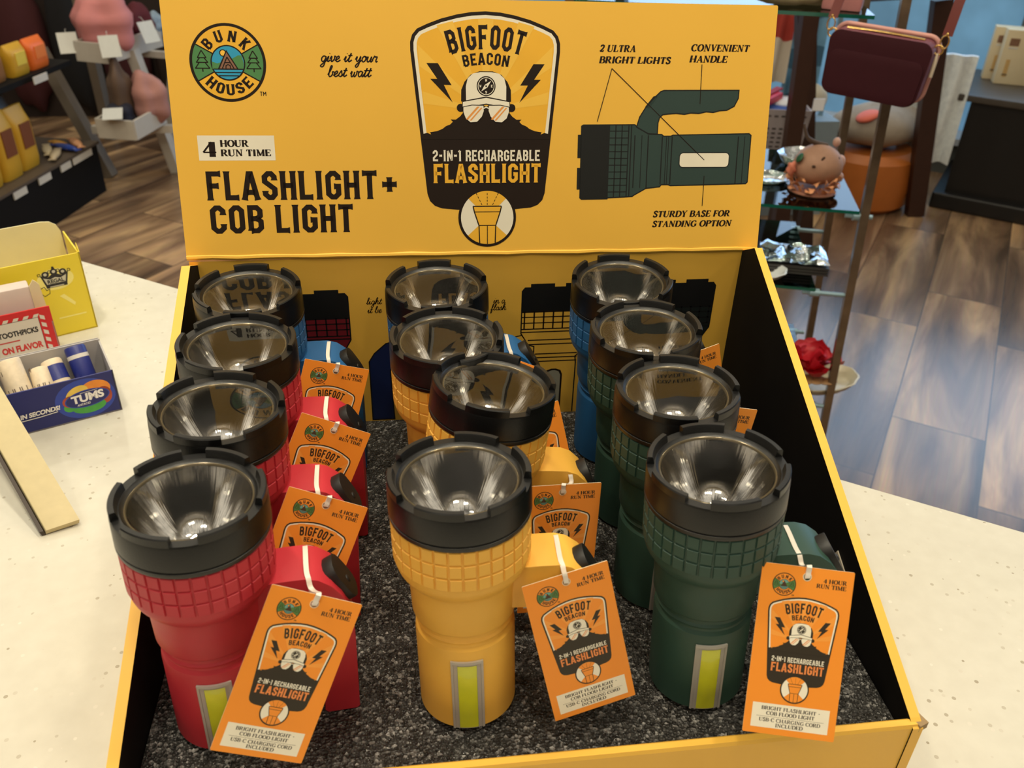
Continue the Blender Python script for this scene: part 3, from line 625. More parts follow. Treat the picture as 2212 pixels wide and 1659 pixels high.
K = dict(blk=1, wht=2, fld=3, ray=4, dark=1, org=5, txt=3, grn=6, blu=7, brn=8, grey=9)
HM = [YEL, INK, mat('cream white print', (232, 224, 204), 0.45), mat('deep yellow print', (234, 176, 52), 0.42), mat('pale yellow print', (238, 188, 72), 0.42), mat('amber print', (226, 150, 72), 0.45),
      mat('print green', (74, 128, 76), 0.45), mat('print blue', (44, 150, 190), 0.45), mat('print brown', (134, 96, 76), 0.45), mat('dark slate green print', (42, 62, 58), 0.5), mat('print black green', (12, 14, 13), 0.5)]
H.tf = lambda x, y: (51.9 + x, 167.9 + y); cabin_logo(H, K); H.tf = None
block_text(H, 'TM', 77, 140.8, 3.6, 5.4, 1, 2, 0.1, None, 0.8)
script_text(H, 'give it your', 131, 169.8, 4.6, 49, 1, 2, 0.25); script_text(H, 'best watt', 136.5, 157.4, 4.6, 37.5, 1, 2, 0.25)
H.rect(19.8, 85.7, 86.2, 107.2, 2, 1); serif_text(H, '4', 23.6, 89.2, 12.8, 12, 1, 2, bold=.27, thin=.09); serif_text(H, 'HOUR', 39, 97.6, 5.6, 24.4, 1, 2, bold=.25, thin=.1); serif_text(H, 'RUN TIME', 39, 89.5, 5.6, 43.4, 1, 2, bold=.25, thin=.1)
block_text(H, 'FLASHLIGHT', 24, 50.7, 25.6, 151.5, 1, 2, 0.1); block_text(H, 'COB LIGHT', 24.5, 20.8, 25.4, 128, 1, 2, 0.1)
H.stroke([(180.2, 63.9), (193.6, 63.9)], 4.6, 1, 2, False, .4); H.stroke([(186.9, 57.2), (186.9, 70.4)], 4.6, 1, 2, False, .4)
H.tf = lambda x, y: (276.8 + x, y); emblem(H, K); H.tf = None
for tx, x, y, w in (('2 ULTRA', 380.6, 180.8, 33.4), ('BRIGHT LIGHTS', 380.4, 171, 67), ('CONVENIENT', 466.6, 182.3, 55.4), ('HANDLE', 465.6, 172.6, 36), ('STURDY BASE FOR', 438.4, 31.3, 77), ('STANDING OPTION', 438.2, 21.8, 79.6)):
    serif_text(H, tx, x, y, 5.7, w, 1, 2, 0.2, 0.05, 0.25, 0.10)
# product diagram
dk, bk = 9, 10
sil = [(366, 50.4), (366, 115), (367.6, 116.6), (416.6, 117), (418, 115.8), (430, 108.6), (443, 108.2), (445, 106.6), (452, 106.7), (454, 107.6), (529, 109), (531, 107.4), (531, 64), (529.4, 62.4), (454, 61), (452, 62), (445, 62), (443.6, 60), (430, 58.6), (418.4, 52.2), (416.8, 51), (367.4, 49)]
H.poly(inset(sil, -0.6), bk, 2); H.poly(inset(sil, 0.5), dk, 3)
H.poly([(365.4, 50), (365.4, 116), (367.4, 117.2), (393, 117.3), (393, 48.6), (367.4, 48.4)], bk, 4)
for y0, y1 in ((58, 78), (87, 108)): H.rect(362.6, y0, 366, y1, bk, 4)
for x in (398.6, 404.6, 411, 413.6, 417.2, 424, 430.2, 443.8, 448, 450, 453.4, 518.6, 525): H.stroke([(x, 50.6 if x < 417 else (59 if x < 440 else 62.4)), (x, 116.4 if x < 417 else (107.5 if x < 440 else 106.5))], 0.7 if x in (424, 448, 450, 525) else 1.1, bk, 4)
for k in range(10): H.stroke([(393, 55.5 + k * 6.2), (411, 55.5 + k * 6.2)], 0.9, bk, 4)
hand = [(418.4, 115), (421, 124), (426, 132), (433, 140), (440, 146.6), (443, 147.6), (515.6, 148.2), (515.4, 141), (512, 134), (505, 130.4), (498, 130), (492, 128.4), (485, 129), (478, 127.4), (470, 127.8), (464, 126.6), (456, 127.4), (448, 126.8), (443, 126.2), (440, 123.4), (438.8, 119), (438.6, 108.6), (430, 109)]
H.poly(inset(hand, -0.6), bk, 4); H.poly(inset(hand, 0.5), dk, 5)
H.poly([(425.6, 133), (433.2, 142.4), (436.4, 143.2), (437, 141), (429.4, 131.6)], bk, 5)
def rrect(x0, y0, x1, y1, r): return arcpts(x0 + r, y0 + r, r, r, 180, 270, 5) + arcpts(x1 - r, y0 + r, r, r, 270, 360, 5) + arcpts(x1 - r, y1 - r, r, r, 0, 90, 5) + arcpts(x0 + r, y1 - r, r, r, 90, 180, 5)
H.poly(rrect(461.2, 77.6, 511.2, 92, 4), bk, 5); H.poly(rrect(462, 78.4, 510.4, 91.2, 3.4), 2, 6)
for p in ([(392.7, 166.5), (380.5, 119.8)], [(392.7, 166.5), (486.2, 84.8)], [(477.9, 170.8), (478.4, 135.8)], [(487.2, 70), (487.2, 41.6)]): H.stroke(p, 0.7, 1, 7)
o = obj('header_panel', art_mesh(H.mb, 'header_panel', HM), bx); part(o); o['label'] = 'tall yellow header printed with an emblem and a torch diagram'

# foam bed
def foam_mat():
    m = bpy.data.materials.new('charcoal foam'); m.use_nodes = True; nt = m.node_tree; b = nt.nodes['Principled BSDF']; L = nt.links.new
    tc = node(nt, 'ShaderNodeTexCoord')
    vo = node(nt, 'ShaderNodeTexVoronoi'); vo.inputs['Scale'].default_value = 430; L(tc.outputs['Object'], vo.inputs['Vector'])
    sp = node(nt, 'ShaderNodeSeparateColor'); L(vo.outputs['Color'], sp.inputs[0])
    cr = node(nt, 'ShaderNodeValToRGB'); e = cr.color_ramp.elements; e[0].position = 0.2; e[0].color = (0.022, 0.021, 0.020, 1); e[1].position = 1.0; e[1].color = (0.30, 0.29, 0.28, 1)
    x = e.new(0.80); x.color = (0.050, 0.048, 0.045, 1)
    L(sp.outputs[0], cr.inputs[0]); L(cr.outputs[0], b.inputs['Base Color'])
    ro = node(nt, 'ShaderNodeMapRange'); ro.inputs['To Min'].default_value = 0.16; ro.inputs['To Max'].default_value = 0.6; L(sp.outputs[1], ro.inputs['Value']); L(ro.outputs[0], b.inputs['Roughness'])
    bp = node(nt, 'ShaderNodeBump'); bp.inputs['Strength'].default_value = 1.0; bp.inputs['Distance'].default_value = 0.0028; L(vo.outputs['Distance'], bp.inputs['Height'])
    n2 = node(nt, 'ShaderNodeTexNoise'); n2.inputs['Scale'].default_value = 420; n2.inputs['Detail'].default_value = 2; L(tc.outputs['Object'], n2.inputs['Vector'])
    b2 = node(nt, 'ShaderNodeBump'); b2.inputs['Strength'].default_value = 0.8; b2.inputs['Distance'].default_value = 0.002; L(n2.outputs['Fac'], b2.inputs['Height']); L(bp.outputs[0], b2.inputs['Normal'])
    L(b2.outputs[0], b.inputs['Normal']); b.inputs['Specular IOR Level'].default_value = 0.7
    return m
mb = MB(); mb.box(((XL + XR) / 2, (YF + YB) / 2, (CZ + FZ) / 2 + .0005), (XR - XL - .002, YB - YF - .002, FZ - CZ - .001))
tag(mb.build('foam_insert', foam_mat()), 'charcoal grey speckled foam bed inside the yellow display box', 'foam')

# ================================================================== TORCHES
BLKP = mat('matt black plastic', (10, 10, 11), 0.36, spec=0.5, var=0.1, bump=0.06, bscale=900)
RUB = mat('black rubber button', (22, 21, 21), 0.5, bump=0.05)
CHROME = None
def chrome_mat():
    m = bpy.data.materials.new('mirror reflector'); m.use_nodes = True; nt = m.node_tree; b = nt.nodes['Principled BSDF']; L = nt.links.new
    b.inputs['Base Color'].default_value = (0.97, 0.955, 0.93, 1); b.inputs['Metallic'].default_value = 1; b.inputs['Roughness'].default_value = 0.035
    tc = node(nt, 'ShaderNodeTexCoord'); sx = node(nt, 'ShaderNodeSeparateXYZ'); L(tc.outputs['Object'], sx.inputs[0])
    at = node(nt, 'ShaderNodeMath', operation='ARCTAN2'); L(sx.outputs[1], at.inputs[0]); L(sx.outputs[0], at.inputs[1])
    cb = node(nt, 'ShaderNodeCombineXYZ'); L(at.outputs[0], cb.inputs[0]); L(sx.outputs[2], cb.inputs[2])
    sc = node(nt, 'ShaderNodeVectorMath', operation='MULTIPLY'); sc.inputs[1].default_value = (9, 1, 6); L(cb.outputs[0], sc.inputs[0])
    nz = node(nt, 'ShaderNodeTexNoise'); nz.inputs['Scale'].default_value = 1.5; nz.inputs['Detail'].default_value = 3; L(sc.outputs[0], nz.inputs['Vector'])
    bp = node(nt, 'ShaderNodeBump'); bp.inputs['Strength'].default_value = 0.10; bp.inputs['Distance'].default_value = 0.002; L(nz.outputs['Fac'], bp.inputs['Height']); L(bp.outputs[0], b.inputs['Normal'])
    return m
def glass_mat(name, col, rough=0.02, alpha_mix=0.9):
    """thin clear sheet: mostly transparent, mirror-like at grazing angles"""
    m = bpy.data.materials.new(name); m.use_nodes = True; nt = m.node_tree; L = nt.links.new; nt.nodes.remove(nt.nodes['Principled BSDF']); out = nt.nodes['Material Output']
    tr = node(nt, 'ShaderNodeBsdfTransparent'); tr.inputs[0].default_value = col + (1,)
    gl = node(nt, 'ShaderNodeBsdfGlossy'); gl.inputs['Roughness'].default_value = rough
    fr = node(nt, 'ShaderNodeFresnel'); fr.inputs[0].default_value = 1.5
    mx = node(nt, 'ShaderNodeMixShader'); L(fr.outputs[0], mx.inputs[0]); L(tr.outputs[0], mx.inputs[1]); L(gl.outputs[0], mx.inputs[2]); L(mx.outputs[0], out.inputs[0])
    return m
CHROME = chrome_mat(); LENS = glass_mat('clear lens', (0.985, 0.985, 0.975))
LED = mat('yellow led', (206, 210, 40), 0.35, coat=0.6, var=0.12, scale=60); CLEAR = glass_mat('clear plastic frame', (0.86, 0.84, 0.80), 0.12)
_nt = CLEAR.node_tree; _df = node(_nt, 'ShaderNodeBsdfDiffuse'); _df.inputs[0].default_value = (0.80, 0.76, 0.70, 1); _mx = node(_nt, 'ShaderNodeMixShader'); _mx.inputs[0].default_value = 0.48
_old = [l for l in _nt.links if l.to_node.type == 'OUTPUT_MATERIAL'][0].from_socket; _nt.links.new(_old, _mx.inputs[1]); _nt.links.new(_df.outputs[0], _mx.inputs[2]); _nt.links.new(_mx.outputs[0], _nt.nodes['Material Output'].inputs[0])
RIMG = mat('pale lens ring', (112, 100, 78), 0.18, 0.4)
PLAST = {'red': mat('red rubberised plastic', (190, 48, 60), 0.45, var=0.03, spec=0.35), 'yellow': mat('yellow rubberised plastic', (238, 182, 76), 0.45, var=0.03, spec=0.35),
         'blue': mat('blue rubberised plastic', (42, 98, 152), 0.45, var=0.03, spec=0.35), 'green': mat('dark green rubberised plastic', (46, 74, 64), 0.45, var=0.03, spec=0.35)}

def torch_body():
    mb = MB()
    prof = [(0.0, 0.0), (.0325, 0.0), (.034, .0015), (.034, .0695), (.0336, .0725), (.0318, .0750), (.0316, .0765), (.0322, .0785), (.0335, .0800), (.0322, .0815), (.0322, .0845), (.0348, .0872), (.0352, .0885), (.0356, .1050), (.0362, .1165), (.0372, .1195), (.0395, .1215), (.0428, .1270), (.0440, .1310), (.0440, .1660), (.0430, .1664)]
    mb.lathe(prof, 72)
    n = 32
    for k in range(n):
        for r in range(3):
            z0, z1 = .1345 + r * .0104, .1345 + r * .0104 + .0095; a0, a1 = 2 * pi * (k + .055) / n, 2 * pi * (k + .945) / n
            ip = .0006; ia = .010
            lo = [(.0438, a0, z0), (.0438, a1, z0), (.0438, a1, z1), (.0438, a0, z1)]
            hi = [(.0450, a0 + ia, z0 + ip), (.0450, a1 - ia, z0 + ip), (.0450, a1 - ia, z1 - ip), (.0450, a0 + ia, z1 - ip)]
            mb.add([(q * cos(a), q * sin(a), z) for q, a, z in lo + hi], [(4, 5, 6, 7), (0, 1, 5, 4), (1, 2, 6, 5), (2, 3, 7, 6), (3, 0, 4, 7)])
    return mb.mesh('body', PLAST['red'], 28)
def torch_bezel():
    mb = MB(); zt = .1938; zg = .1886
    mb.lathe([(.0430, .1655), (.0452, .1657), (.0455, .1668), (.0455, .1688), (.0446, .1692), (.0446, .1699), (.0455, .1703), (.0452, .1870), (.0447, zg), (.0392, zg), (.0380, .1872), (.0372, .1868), (.0365, .1840)], 72)
    for k in range(6):
        a0, a1 = radians(60 * k + 10), radians(60 * k + 50); n = 8; vs = []
        for j in range(n + 1):
            a = a0 + (a1 - a0) * j / n
            for r, z in ((.0449, zg - .0006), (.0449, zt - .0008), (.0443, zt), (.0414, zt), (.0408, zt - .0010), (.0398, zg - .0006)): vs.append((r * cos(a), r * sin(a), z))
        fs = [(j * 6 + i, j * 6 + i + 1, j * 6 + i + 7, j * 6 + i + 6) for j in range(n) for i in range(5)] + [(0, 1, 2, 3, 4, 5), tuple(n * 6 + i for i in range(6))[::-1]]
        mb.add(vs, fs)
    return mb.mesh('bezel', BLKP, 32)
def torch_handle():
    mb = MB()
    ol = [(.030, .1265), (.050, .1275), (.062, .1275), (.070, .1250), (.078, .1185), (.084, .1100), (.0885, .0985), (.0905, .086), (.0910, .070), (.0910, .002), (.0890, .0), (.0690, .0), (.0668, .0025), (.0672, .012), (.0690, .020), (.0670, .030), (.0688, .038), (.0668, .047), (.0684, .056), (.0664, .065), (.0668, .074), (.0650, .083), (.0600, .0895), (.050, .0925), (.030, .0930)]
    mb.prism([(x, -.0165, z) for x, z in ol], (0, .033, 0))
    o = mb.build('handle', PLAST['red']); bevel(o, .0060, 3, 60); me = o.data; bpy.data.objects.remove(o); return me
def torch_button():
    mb = MB(); d = Vector((.0145, 0, -.0265)); d.normalize(); nrm = Vector((-d.z, 0, d.x)) * 1; nrm = Vector((.877, 0, .48))
    c = Vector((.0822, 0, .1095)); out = []
    L_, Wd = .0165, .0115
    for k in range(20):
        a = 2 * pi * k / 20; sx = abs(cos(a)) ** .7 * (1 if cos(a) > 0 else -1); sy = abs(sin(a)) ** .7 * (1 if sin(a) > 0 else -1)
        out.append(c + d * (L_ * sx) + Vector((0, Wd * sy, 0)) - nrm * .004)
    mb.prism(out, nrm * .0095)
    mb.ellipsoid(c + d * .004 + nrm * .0052, (.003, .003, .0014), 12, 8, 0, None, Matrix.Rotation(radians(61), 3, 'Y'))
    o = mb.build('power_button', RUB); bevel(o, .0022, 2, 50); me = o.data; bpy.data.objects.remove(o); return me
def torch_reflector():
    mb = MB(); prof = []
    for k in range(15):
        t = k / 14; r = .0352 * (1 - t) + .0056 * t; prof.append((r, .1858 - .038 * (1 - (r / .0352) ** 2)))
    mb.lathe(prof, 64); return mb.mesh('reflector', CHROME, 60)
def torch_ring():
    mb = MB(); mb.lathe([(.0372, .1866), (.0367, .1871), (.0359, .1868), (.0355, .1852)], 64); return mb.mesh('lens_ring', RIMG, 60)
def torch_lens():
    mb = MB(); mb.lathe([(.0366, .1870), (0.0001, .1872)], 64); return mb.mesh('lens', LENS, 60)
def torch_bulb():
    mb = MB(); mb.lathe([(.0060, .1470), (.0060, .1510), (.0032, .1530), (.0032, .1555), (.0015, .1572), (.0001, .1575)], 24, 0); return mb.mesh('bulb', mat('chrome bulb seat', (210, 206, 190), 0.25, 0.6), 40)
def torch_window():
    mb = MB(); c = radians(-90)
    def patch(a0, a1, z0, z1, r0, r1):
        n = 8; A = [c + radians(a0 + (a1 - a0) * j / n) for j in range(n + 1)]; vs = []
        for a in A:
            for r, z in ((r0, z0), (r1, z0), (r1, z1), (r0, z1)): vs.append((r * cos(a), r * sin(a), z))
        fs = [(j * 4 + i, j * 4 + (i + 1) % 4, j * 4 + 4 + (i + 1) % 4, j * 4 + 4 + i) for j in range(n) for i in range(4)] + [(0, 1, 2, 3), tuple(n * 4 + i for i in range(4))[::-1]]
        mb.add(vs, fs)
    patch(-18, -15.4, .0012, .0635, .0335, .0352); patch(15.4, 18, .0012, .0635, .0335, .0352); patch(-18, 18, .0622, .0645, .0335, .0352)
    patch(-15.4, 15.4, .0012, .0625, .0335, .0345); patch(-11.6, -10.8, .0012, .0622, .0335, .0350); patch(10.8, 11.6, .0012, .0622, .0335, .0350)
    return mb.mesh('side_light', CLEAR, 40)
def torch_led():
    mb = MB(); c = radians(-90); n = 6; vs = []
    for j in range(n + 1):
        a = c + radians(-10.6 + 21.2 * j / n)
        for z in (.002, .0605): vs.append((.0347 * cos(a), .0347 * sin(a), z))
    mb.add(vs, [(j * 2, j * 2 + 2, j * 2 + 3, j * 2 + 1) for j in range(n)])
    return mb.mesh('led_strip', LED, 60)
M_body, M_bezel, M_handle, M_button = torch_body(), torch_bezel(), torch_handle(), torch_button()
M_refl, M_ring, M_lens, M_bulb, M_win, M_led = torch_reflector(), torch_ring(), torch_lens(), torch_bulb(), torch_window(), torch_led()
BODYC, HANDC = {}, {}
for cname, m in PLAST.items():
    for src, D in ((M_body, BODYC), (M_handle, HANDC)):
        me = src.copy(); me.materials.clear(); me.materials.append(m); D[cname] = me
proto = bpy.data.objects.new('flashlight', None); COL.objects.link(proto); proto.empty_display_size = 0.03
obj('body', M_body, proto); p = obj('bezel', M_bezel, proto); obj('handle', M_handle, proto)
for o in list(proto.children):
    if o.name.startswith('handle'): obj('power_button', M_button, o)['label'] = 'black rubber power button'
    if o.name.startswith('bezel'): o['label'] = 'black notched bezel ring'
obj('reflector', M_refl, proto)['label'] = 'mirrored bowl reflector'
q = obj('lens', M_lens, proto); obj('lens_ring', M_ring, q); q['label'] = 'clear round front lens'
obj('bulb', M_bulb, proto)
q = obj('side_light', M_win, proto); obj('led_strip', M_led, q)['label'] = 'yellow green led strip'; q['label'] = 'clear framed side light'
def copy_tree(o, parent=None):
    c = o.copy(); COL.objects.link(c)
    if parent: c.parent = parent
    for ch in o.children: copy_tree(ch, c)
    return c
TORCH = [  # colour, base x, y, axis tilt x, y, yaw, bezel turn, label
 ('red', -.1347, .4217, .0205, .0208, 6, 30, 'red flashlight with black bezel, in the front left corner of the display box'),
 ('red', -.1353, .5139, .0346, .0277, 2, 50, 'red flashlight standing directly behind the front left red one'),
 ('red', -.1302, .6110, .0104, -.0100, 0, 34, 'red flashlight third in the left column, just in front of the blue one'),
 ('blue', -.1324, .7062, .0060, -.0370, 0, 2, 'blue flashlight in the back left corner of the display box'),
 ('yellow', .0348, .4195, -.0257, .0551, -3, 43, 'yellow flashlight front and centre, its whole yellow barrel in view'),
 ('yellow', .0407, .5225, .1164, .0480, 0, 47, 'yellow flashlight leaning right, second in the middle column'),
 ('yellow', .0357, .6108, -.0141, -.0251, 0, 30, 'yellow flashlight third in the middle column, behind the leaning one'),
 ('blue', .0338, .7040, -.0207, -.0353, 0, 0, 'blue flashlight at the back of the middle column, mostly hidden'),
 ('green', .2043, .4183, -.0516, .0352, -6, 2, 'dark green flashlight in the front right corner of the display box'),
 ('green', .1986, .5143, -.0208, .0133, -4, 46, 'dark green flashlight second in the right column, behind the front right one'),
 ('green', .2006, .6114, -.0336, -.0264, -3, 36, 'dark green flashlight third in the right column, in front of the blue one'),
 ('blue', .2006, .7074, -.0280, -.0635, -2, 0, 'blue flashlight at the back right, its blue barrel in shadow'),
]
for i, (cn, x, y, tx, ty, yaw, turn, lab) in enumerate(TORCH):
    t = proto if i == 0 else copy_tree(proto)
    ax = Vector((tx, ty, sqrt(1 - tx * tx - ty * ty)))
    t.rotation_mode = 'QUATERNION'; t.rotation_quaternion = Vector((0, 0, 1)).rotation_difference(ax) @ Quaternion((0, 0, 1), radians(yaw))
    t.location = (x, y, FZ + .0012 + .034 * sqrt(tx * tx + ty * ty)); tag(t, lab, 'flashlight', 'flashlights in the display box')
    for ch in t.children:
        k = ch.name.split('.')[0]
        if k == 'body': ch.data = BODYC[cn]
        if k == 'handle': ch.data = HANDC[cn]
        if k == 'bezel': ch.rotation_euler = (0, 0, radians(turn - 60))

# ------------------------------------------------------------------ hang tags
ORC = mat('orange tag card', (240, 146, 48), 0.42, var=0.02, spec=0.4)
TM_ = [ORC, mat('tag dark ink', (48, 40, 28), 0.5), mat('tag white', (236, 228, 208), 0.45), mat('tag orange field', (240, 146, 48), 0.42, var=0.02), mat('tag pale orange', (242, 158, 66), 0.42), mat('tag amber', (228, 150, 90), 0.45),
       mat('tag green', (84, 124, 66), 0.45), mat('tag teal', (110, 160, 150), 0.45), mat('tag brown', (92, 62, 44), 0.45), mat('tag paper core', (238, 226, 196), 0.6), mat('tag orange lettering', (232, 140, 76), 0.45)]
KT = dict(blk=1, wht=2, fld=3, ray=4, dark=1, org=5, txt=10, grn=6, blu=7, brn=8)
TW, TH_ = 60.0, 114.0
def tag_mesh():
    """x -30..30, top edge at y = 0, reads from the -y side"""
    T = Art(lambda x, y, d: ((x - 30) * .001, -.0002 - d, (y - TH_) * .001), 0.00003)
    hole = [(29.8 + 2.5 * cos(2 * pi * k / 20), 107.6 + 2.5 * sin(2 * pi * k / 20)) for k in range(20)]
    out = [(0.6, 0), (59.4, 0), (60, .6), (60, 113.4), (59.4, 114), (.6, 114), (0, 113.4), (0, .6)]
    T.poly(out, 0, 0, [hole])
    bk = Art(lambda x, y, d: ((x - 30) * .001, .0003, (y - TH_) * .001), 0); bk.mb = T.mb; bk.poly(out, 9, 0, [hole])
    for loop in (out, hole):
        n = len(loop); f = [((x - 30) * .001, yy, (y - TH_) * .001) for yy in (-.0002, .0003) for x, y in loop]
        T.mb.add(f, [(i, (i + 1) % n, n + (i + 1) % n, n + i) for i in range(n)], 9)
    T.ring(29.8, 107.6, 2.5, 2.9, 9, 1, 20)
    s = .343; T.tf = lambda x, y: (30.3 + x * s, 20.6 + y * s); emblem(T, KT)
    s2 = 7.7 / 32.2; T.tf = lambda x, y: (15.5 + x * s2, 101 + y * s2); cabin_logo(T, KT); T.tf = None
    block_text(T, 'TM', 21, 93.8, 1.0, 1.6, 1, 2)
    serif_text(T, '4 HOUR', 40.6, 104.8, 2.7, 15, 1, 2, bold=.22, thin=.09); serif_text(T, 'RUN TIME', 36.4, 101.2, 2.7, 19.2, 1, 2, bold=.22, thin=.09)
    T.rect(4.8, 4.2, 55.2, 20.6, 2, 1)
    for tx, y, w in (('BRIGHT FLASHLIGHT +', 16.3, 38.5), ('COB FLOOD LIGHT', 12.9, 31.5), ('USB-C CHARGING CORD', 8.4, 40), ('INCLUDED', 5.2, 18)): serif_text(T, tx, 30 - w / 2, y, 2.4, w, 1, 2, bold=.2, thin=.08)
    T.stroke([(8, 11.8), (52, 11.8)], .18, 1, 2)
    return art_mesh(T.mb, 'card', TM_)
M_tag = tag_mesh(); TIE = mat('milky nylon tie', (232, 222, 210), 0.35, var=.02)
TAGS = [  # torch index, hole-edge position (x, y, z), rotation vector, label
 (0, (-.0613, .4106, -.4141), (-.3884, .4463, .1441), 'orange hang tag in full view, tied to the front left red flashlight'),
 (1, (-.0588, .5041, -.4120), (-.3884, .4468, .1511), 'orange hang tag on the second red flashlight, lower half behind a red handle'),
 (2, (-.0573, .5976, -.4120), (-.3145, .4686, .1784), 'orange hang tag on the third red flashlight, third from the front left'),
 (3, (-.0606, .6910, -.4121), (-.3137, .3313, .2604), 'orange hang tag tied to the blue flashlight at the back left'),
 (4, (.0986, .4168, -.4171), (-.2315, -.2064, .1053), 'orange hang tag in full view, tied to the front yellow flashlight and tilted left'),
 (5, (.1143, .5105, -.4180), (-.1764, .0509, .0735), 'orange hang tag on the leaning yellow flashlight, half behind a yellow handle'),
 (6, (.0963, .5986, -.4085), (-.3601, -.1772, .1678), 'orange hang tag showing only a narrow strip right of the leaning yellow flashlight'),
 (7, (.0988, .6877, -.4117), (-.3829, .3619, -.1092), 'orange hang tag on the middle blue flashlight, only its top edge showing'),
 (8, (.2569, .3951, -.4051), (-.5136, .0958, -.2124), 'orange hang tag in full view at the right, overhanging the front wall of the box'),
 (9, (0.246, 0.549, -0.3796), (-0.1403, 0.1818, 0.019), 'orange hang tag corner showing behind the second dark green flashlight'),
 (10, (0.2472, 0.6398, -0.3857), (-0.1141, -0.2039, 0.2348), 'orange hang tag corner showing behind the third dark green flashlight'),
]
for ti, pos, rv, lab in TAGS:
    ks = 1.0 if ti in (9, 10) else 0.960              # hangs just clear of the handle's front
    pos = tuple(v * ks for v in pos)
    g = thing('hang_tag', lab, 'tag', (pos[0], pos[1], pos[2] + 1.55), 'orange hang tags on the flashlights')
    R = Vector(rv); rot = Quaternion(R.normalized(), R.length); card = obj('card', M_tag, g); card.rotation_mode = 'QUATERNION'; card.rotation_quaternion = rot; card.scale = (ks, 1, ks)
    # the nylon loop: through the hole, over and around the handle's arm
    _, x, y, tx, ty, yaw, _, _ = TORCH[ti]; ax = Vector((tx, ty, sqrt(1 - tx * tx - ty * ty))); qr = Vector((0, 0, 1)).rotation_difference(ax) @ Quaternion((0, 0, 1), radians(yaw))
    base = Vector((x, y, FZ + .0012)); hole = g.location + rot @ Vector((-.0002, -.0008, -.0064)); hole_b = g.location + rot @ Vector((-.0002, .0012, -.0064))
    edge = g.location + rot @ Vector((-.0002, -.0016, .0012)); lx = .0640 if ti not in (8,) else .056
    def tp(px, py, pz): return base + qr @ Vector((px, py, pz))
    ring = [hole_b, hole, hole.lerp(edge, .5), edge, edge.lerp(tp(lx + .001, -.0205, .1220), .5), tp(lx + .001, -.0198, .1235), tp(lx, -.0165, .1286), tp(lx - .001, -.0100, .1296), tp(lx - .001, .0100, .1296), tp(lx - .001, .0165, .125), tp(lx, .0176, .105), tp(lx + .001, .0150, .0840), tp(lx + .001, -.0140, .0838), hole_b + Vector((0, .003, .002))]
    if ti in (9, 10): ring = [hole, hole_b + Vector((0, .001, .002)), tp(lx, .0182, .120), tp(lx, .0160, .1268), tp(lx, .0100, .1288), tp(lx, -.0100, .1286), tp(lx, -.0170, .125), tp(lx, -.0178, .105), tp(lx, -.0140, .0840), tp(lx, .0140, .0838), tp(lx, .0180, .10), hole_b + Vector((0, .003, .0))]
    mb = MB(); Q = [Vector(p) - g.location for p in smooth3(ring, 3)]; sx = qr @ Vector((.0016, 0, 0)); vs = []
    for k, p in enumerate(Q):
        t = (Q[min(k + 1, len(Q) - 1)] - Q[max(k - 1, 0)]).normalized(); e = (sx - t * sx.dot(t)).normalized() * .0016; nn = t.cross(e).normalized() * .0006
        vs += [p - e - nn, p + e - nn, p + e + nn, p - e + nn]
    mb.add(vs, [(4 * k + i, 4 * k + (i + 1) % 4, 4 * k + 4 + (i + 1) % 4, 4 * k + 4 + i) for k in range(len(Q) - 1) for i in range(4)] + [(3, 2, 1, 0), tuple(4 * (len(Q) - 1) + i for i in range(4))])
    mb.build('nylon_loop', TIE, g, 40)

# ================================================================== LEFT SIDE OF THE COUNTER
def frame(o, ang): a = radians(ang); return Vector(o), Vector((cos(a), sin(a), 0)), Vector((-sin(a), cos(a), 0)), Vector((0, 0, 1))
CARDW = mat('white card', (214, 210, 204), 0.55); NAVY = mat('navy card', (26, 34, 108), 0.4, var=0.08, scale=12); GREYW = mat('grey card inside', (176, 172, 172), 0.6)
def tray_box(name, o, ang, w, d, h, mats, label, cat, th=.002, back_h=None):
    """open card box: o = front right bottom corner, w to the left, d back; local empty at that corner"""
    O, ex, ey, ez = frame(o, ang); t = thing(name, label, cat, O); t.rotation_euler = (0, 0, radians(ang)); bh = back_h or h
    return t
# antacid box
AX = tray_box('antacid_box', (-.3545, .9664, CZ), 24.4, .215, .086, .058, None, 'open blue antacid box with rolls, in front of the toothpick box', 'box')
FA = Art(lambda x, y, d: (x * .001, -d, y * .001), .00012)
mb = MB(); mb.box((-.1075, .001, .029), (.215, .002, .058), 0); FA.mb = mb
PA = [NAVY, mat('blue glow print', (40, 66, 170), 0.4), mat('white print', (232, 232, 236), 0.45), mat('fruit green', (70, 160, 70), 0.45, var=.25, scale=90), mat('fruit orange', (226, 140, 50), 0.45, var=.2, scale=90), mat('fruit yellow', (226, 196, 90), 0.45, var=.2, scale=90), mat('fruit red', (168, 72, 48), 0.45, var=.25, scale=90)]
def blob(cx, cy, rx, ry, c, L, rot=0.0, k=0): FA.poly([(cx + rx * cos(a) * cos(rot) - ry * sin(a) * sin(rot), cy + rx * cos(a) * sin(rot) + ry * sin(a) * cos(rot)) for a in [2 * pi * i / 28 for i in range(28)]], c, L)
blob(-37, 29, 34, 27, 1, 1); blob(-24, 38, 17, 13, 4, 2); blob(-45, 38, 14, 9, 5, 3, .5); blob(-54, 29, 9, 8, 6, 3); blob(-16, 28, 9, 12, 6, 2); blob(-35, 17, 19, 9, 3, 3); blob(-56, 21, 7, 6, 3, 2)
blob(-35, 29, 25.6, 11.8, 1, 4, .06); blob(-35, 29, 24.4, 10.6, 0, 5, .06)
sans_text(FA, 'TUMS', -53, 25, 10.5, 37, 2, 7, .045, .06, .05); sans_text(FA, 'ANTACID', -48, 20.4, 2.8, 15, 2, 7, .02, .1, .04); FA.stroke([(-42, 37.4), (-22, 38.6)], .5, 2, 7)
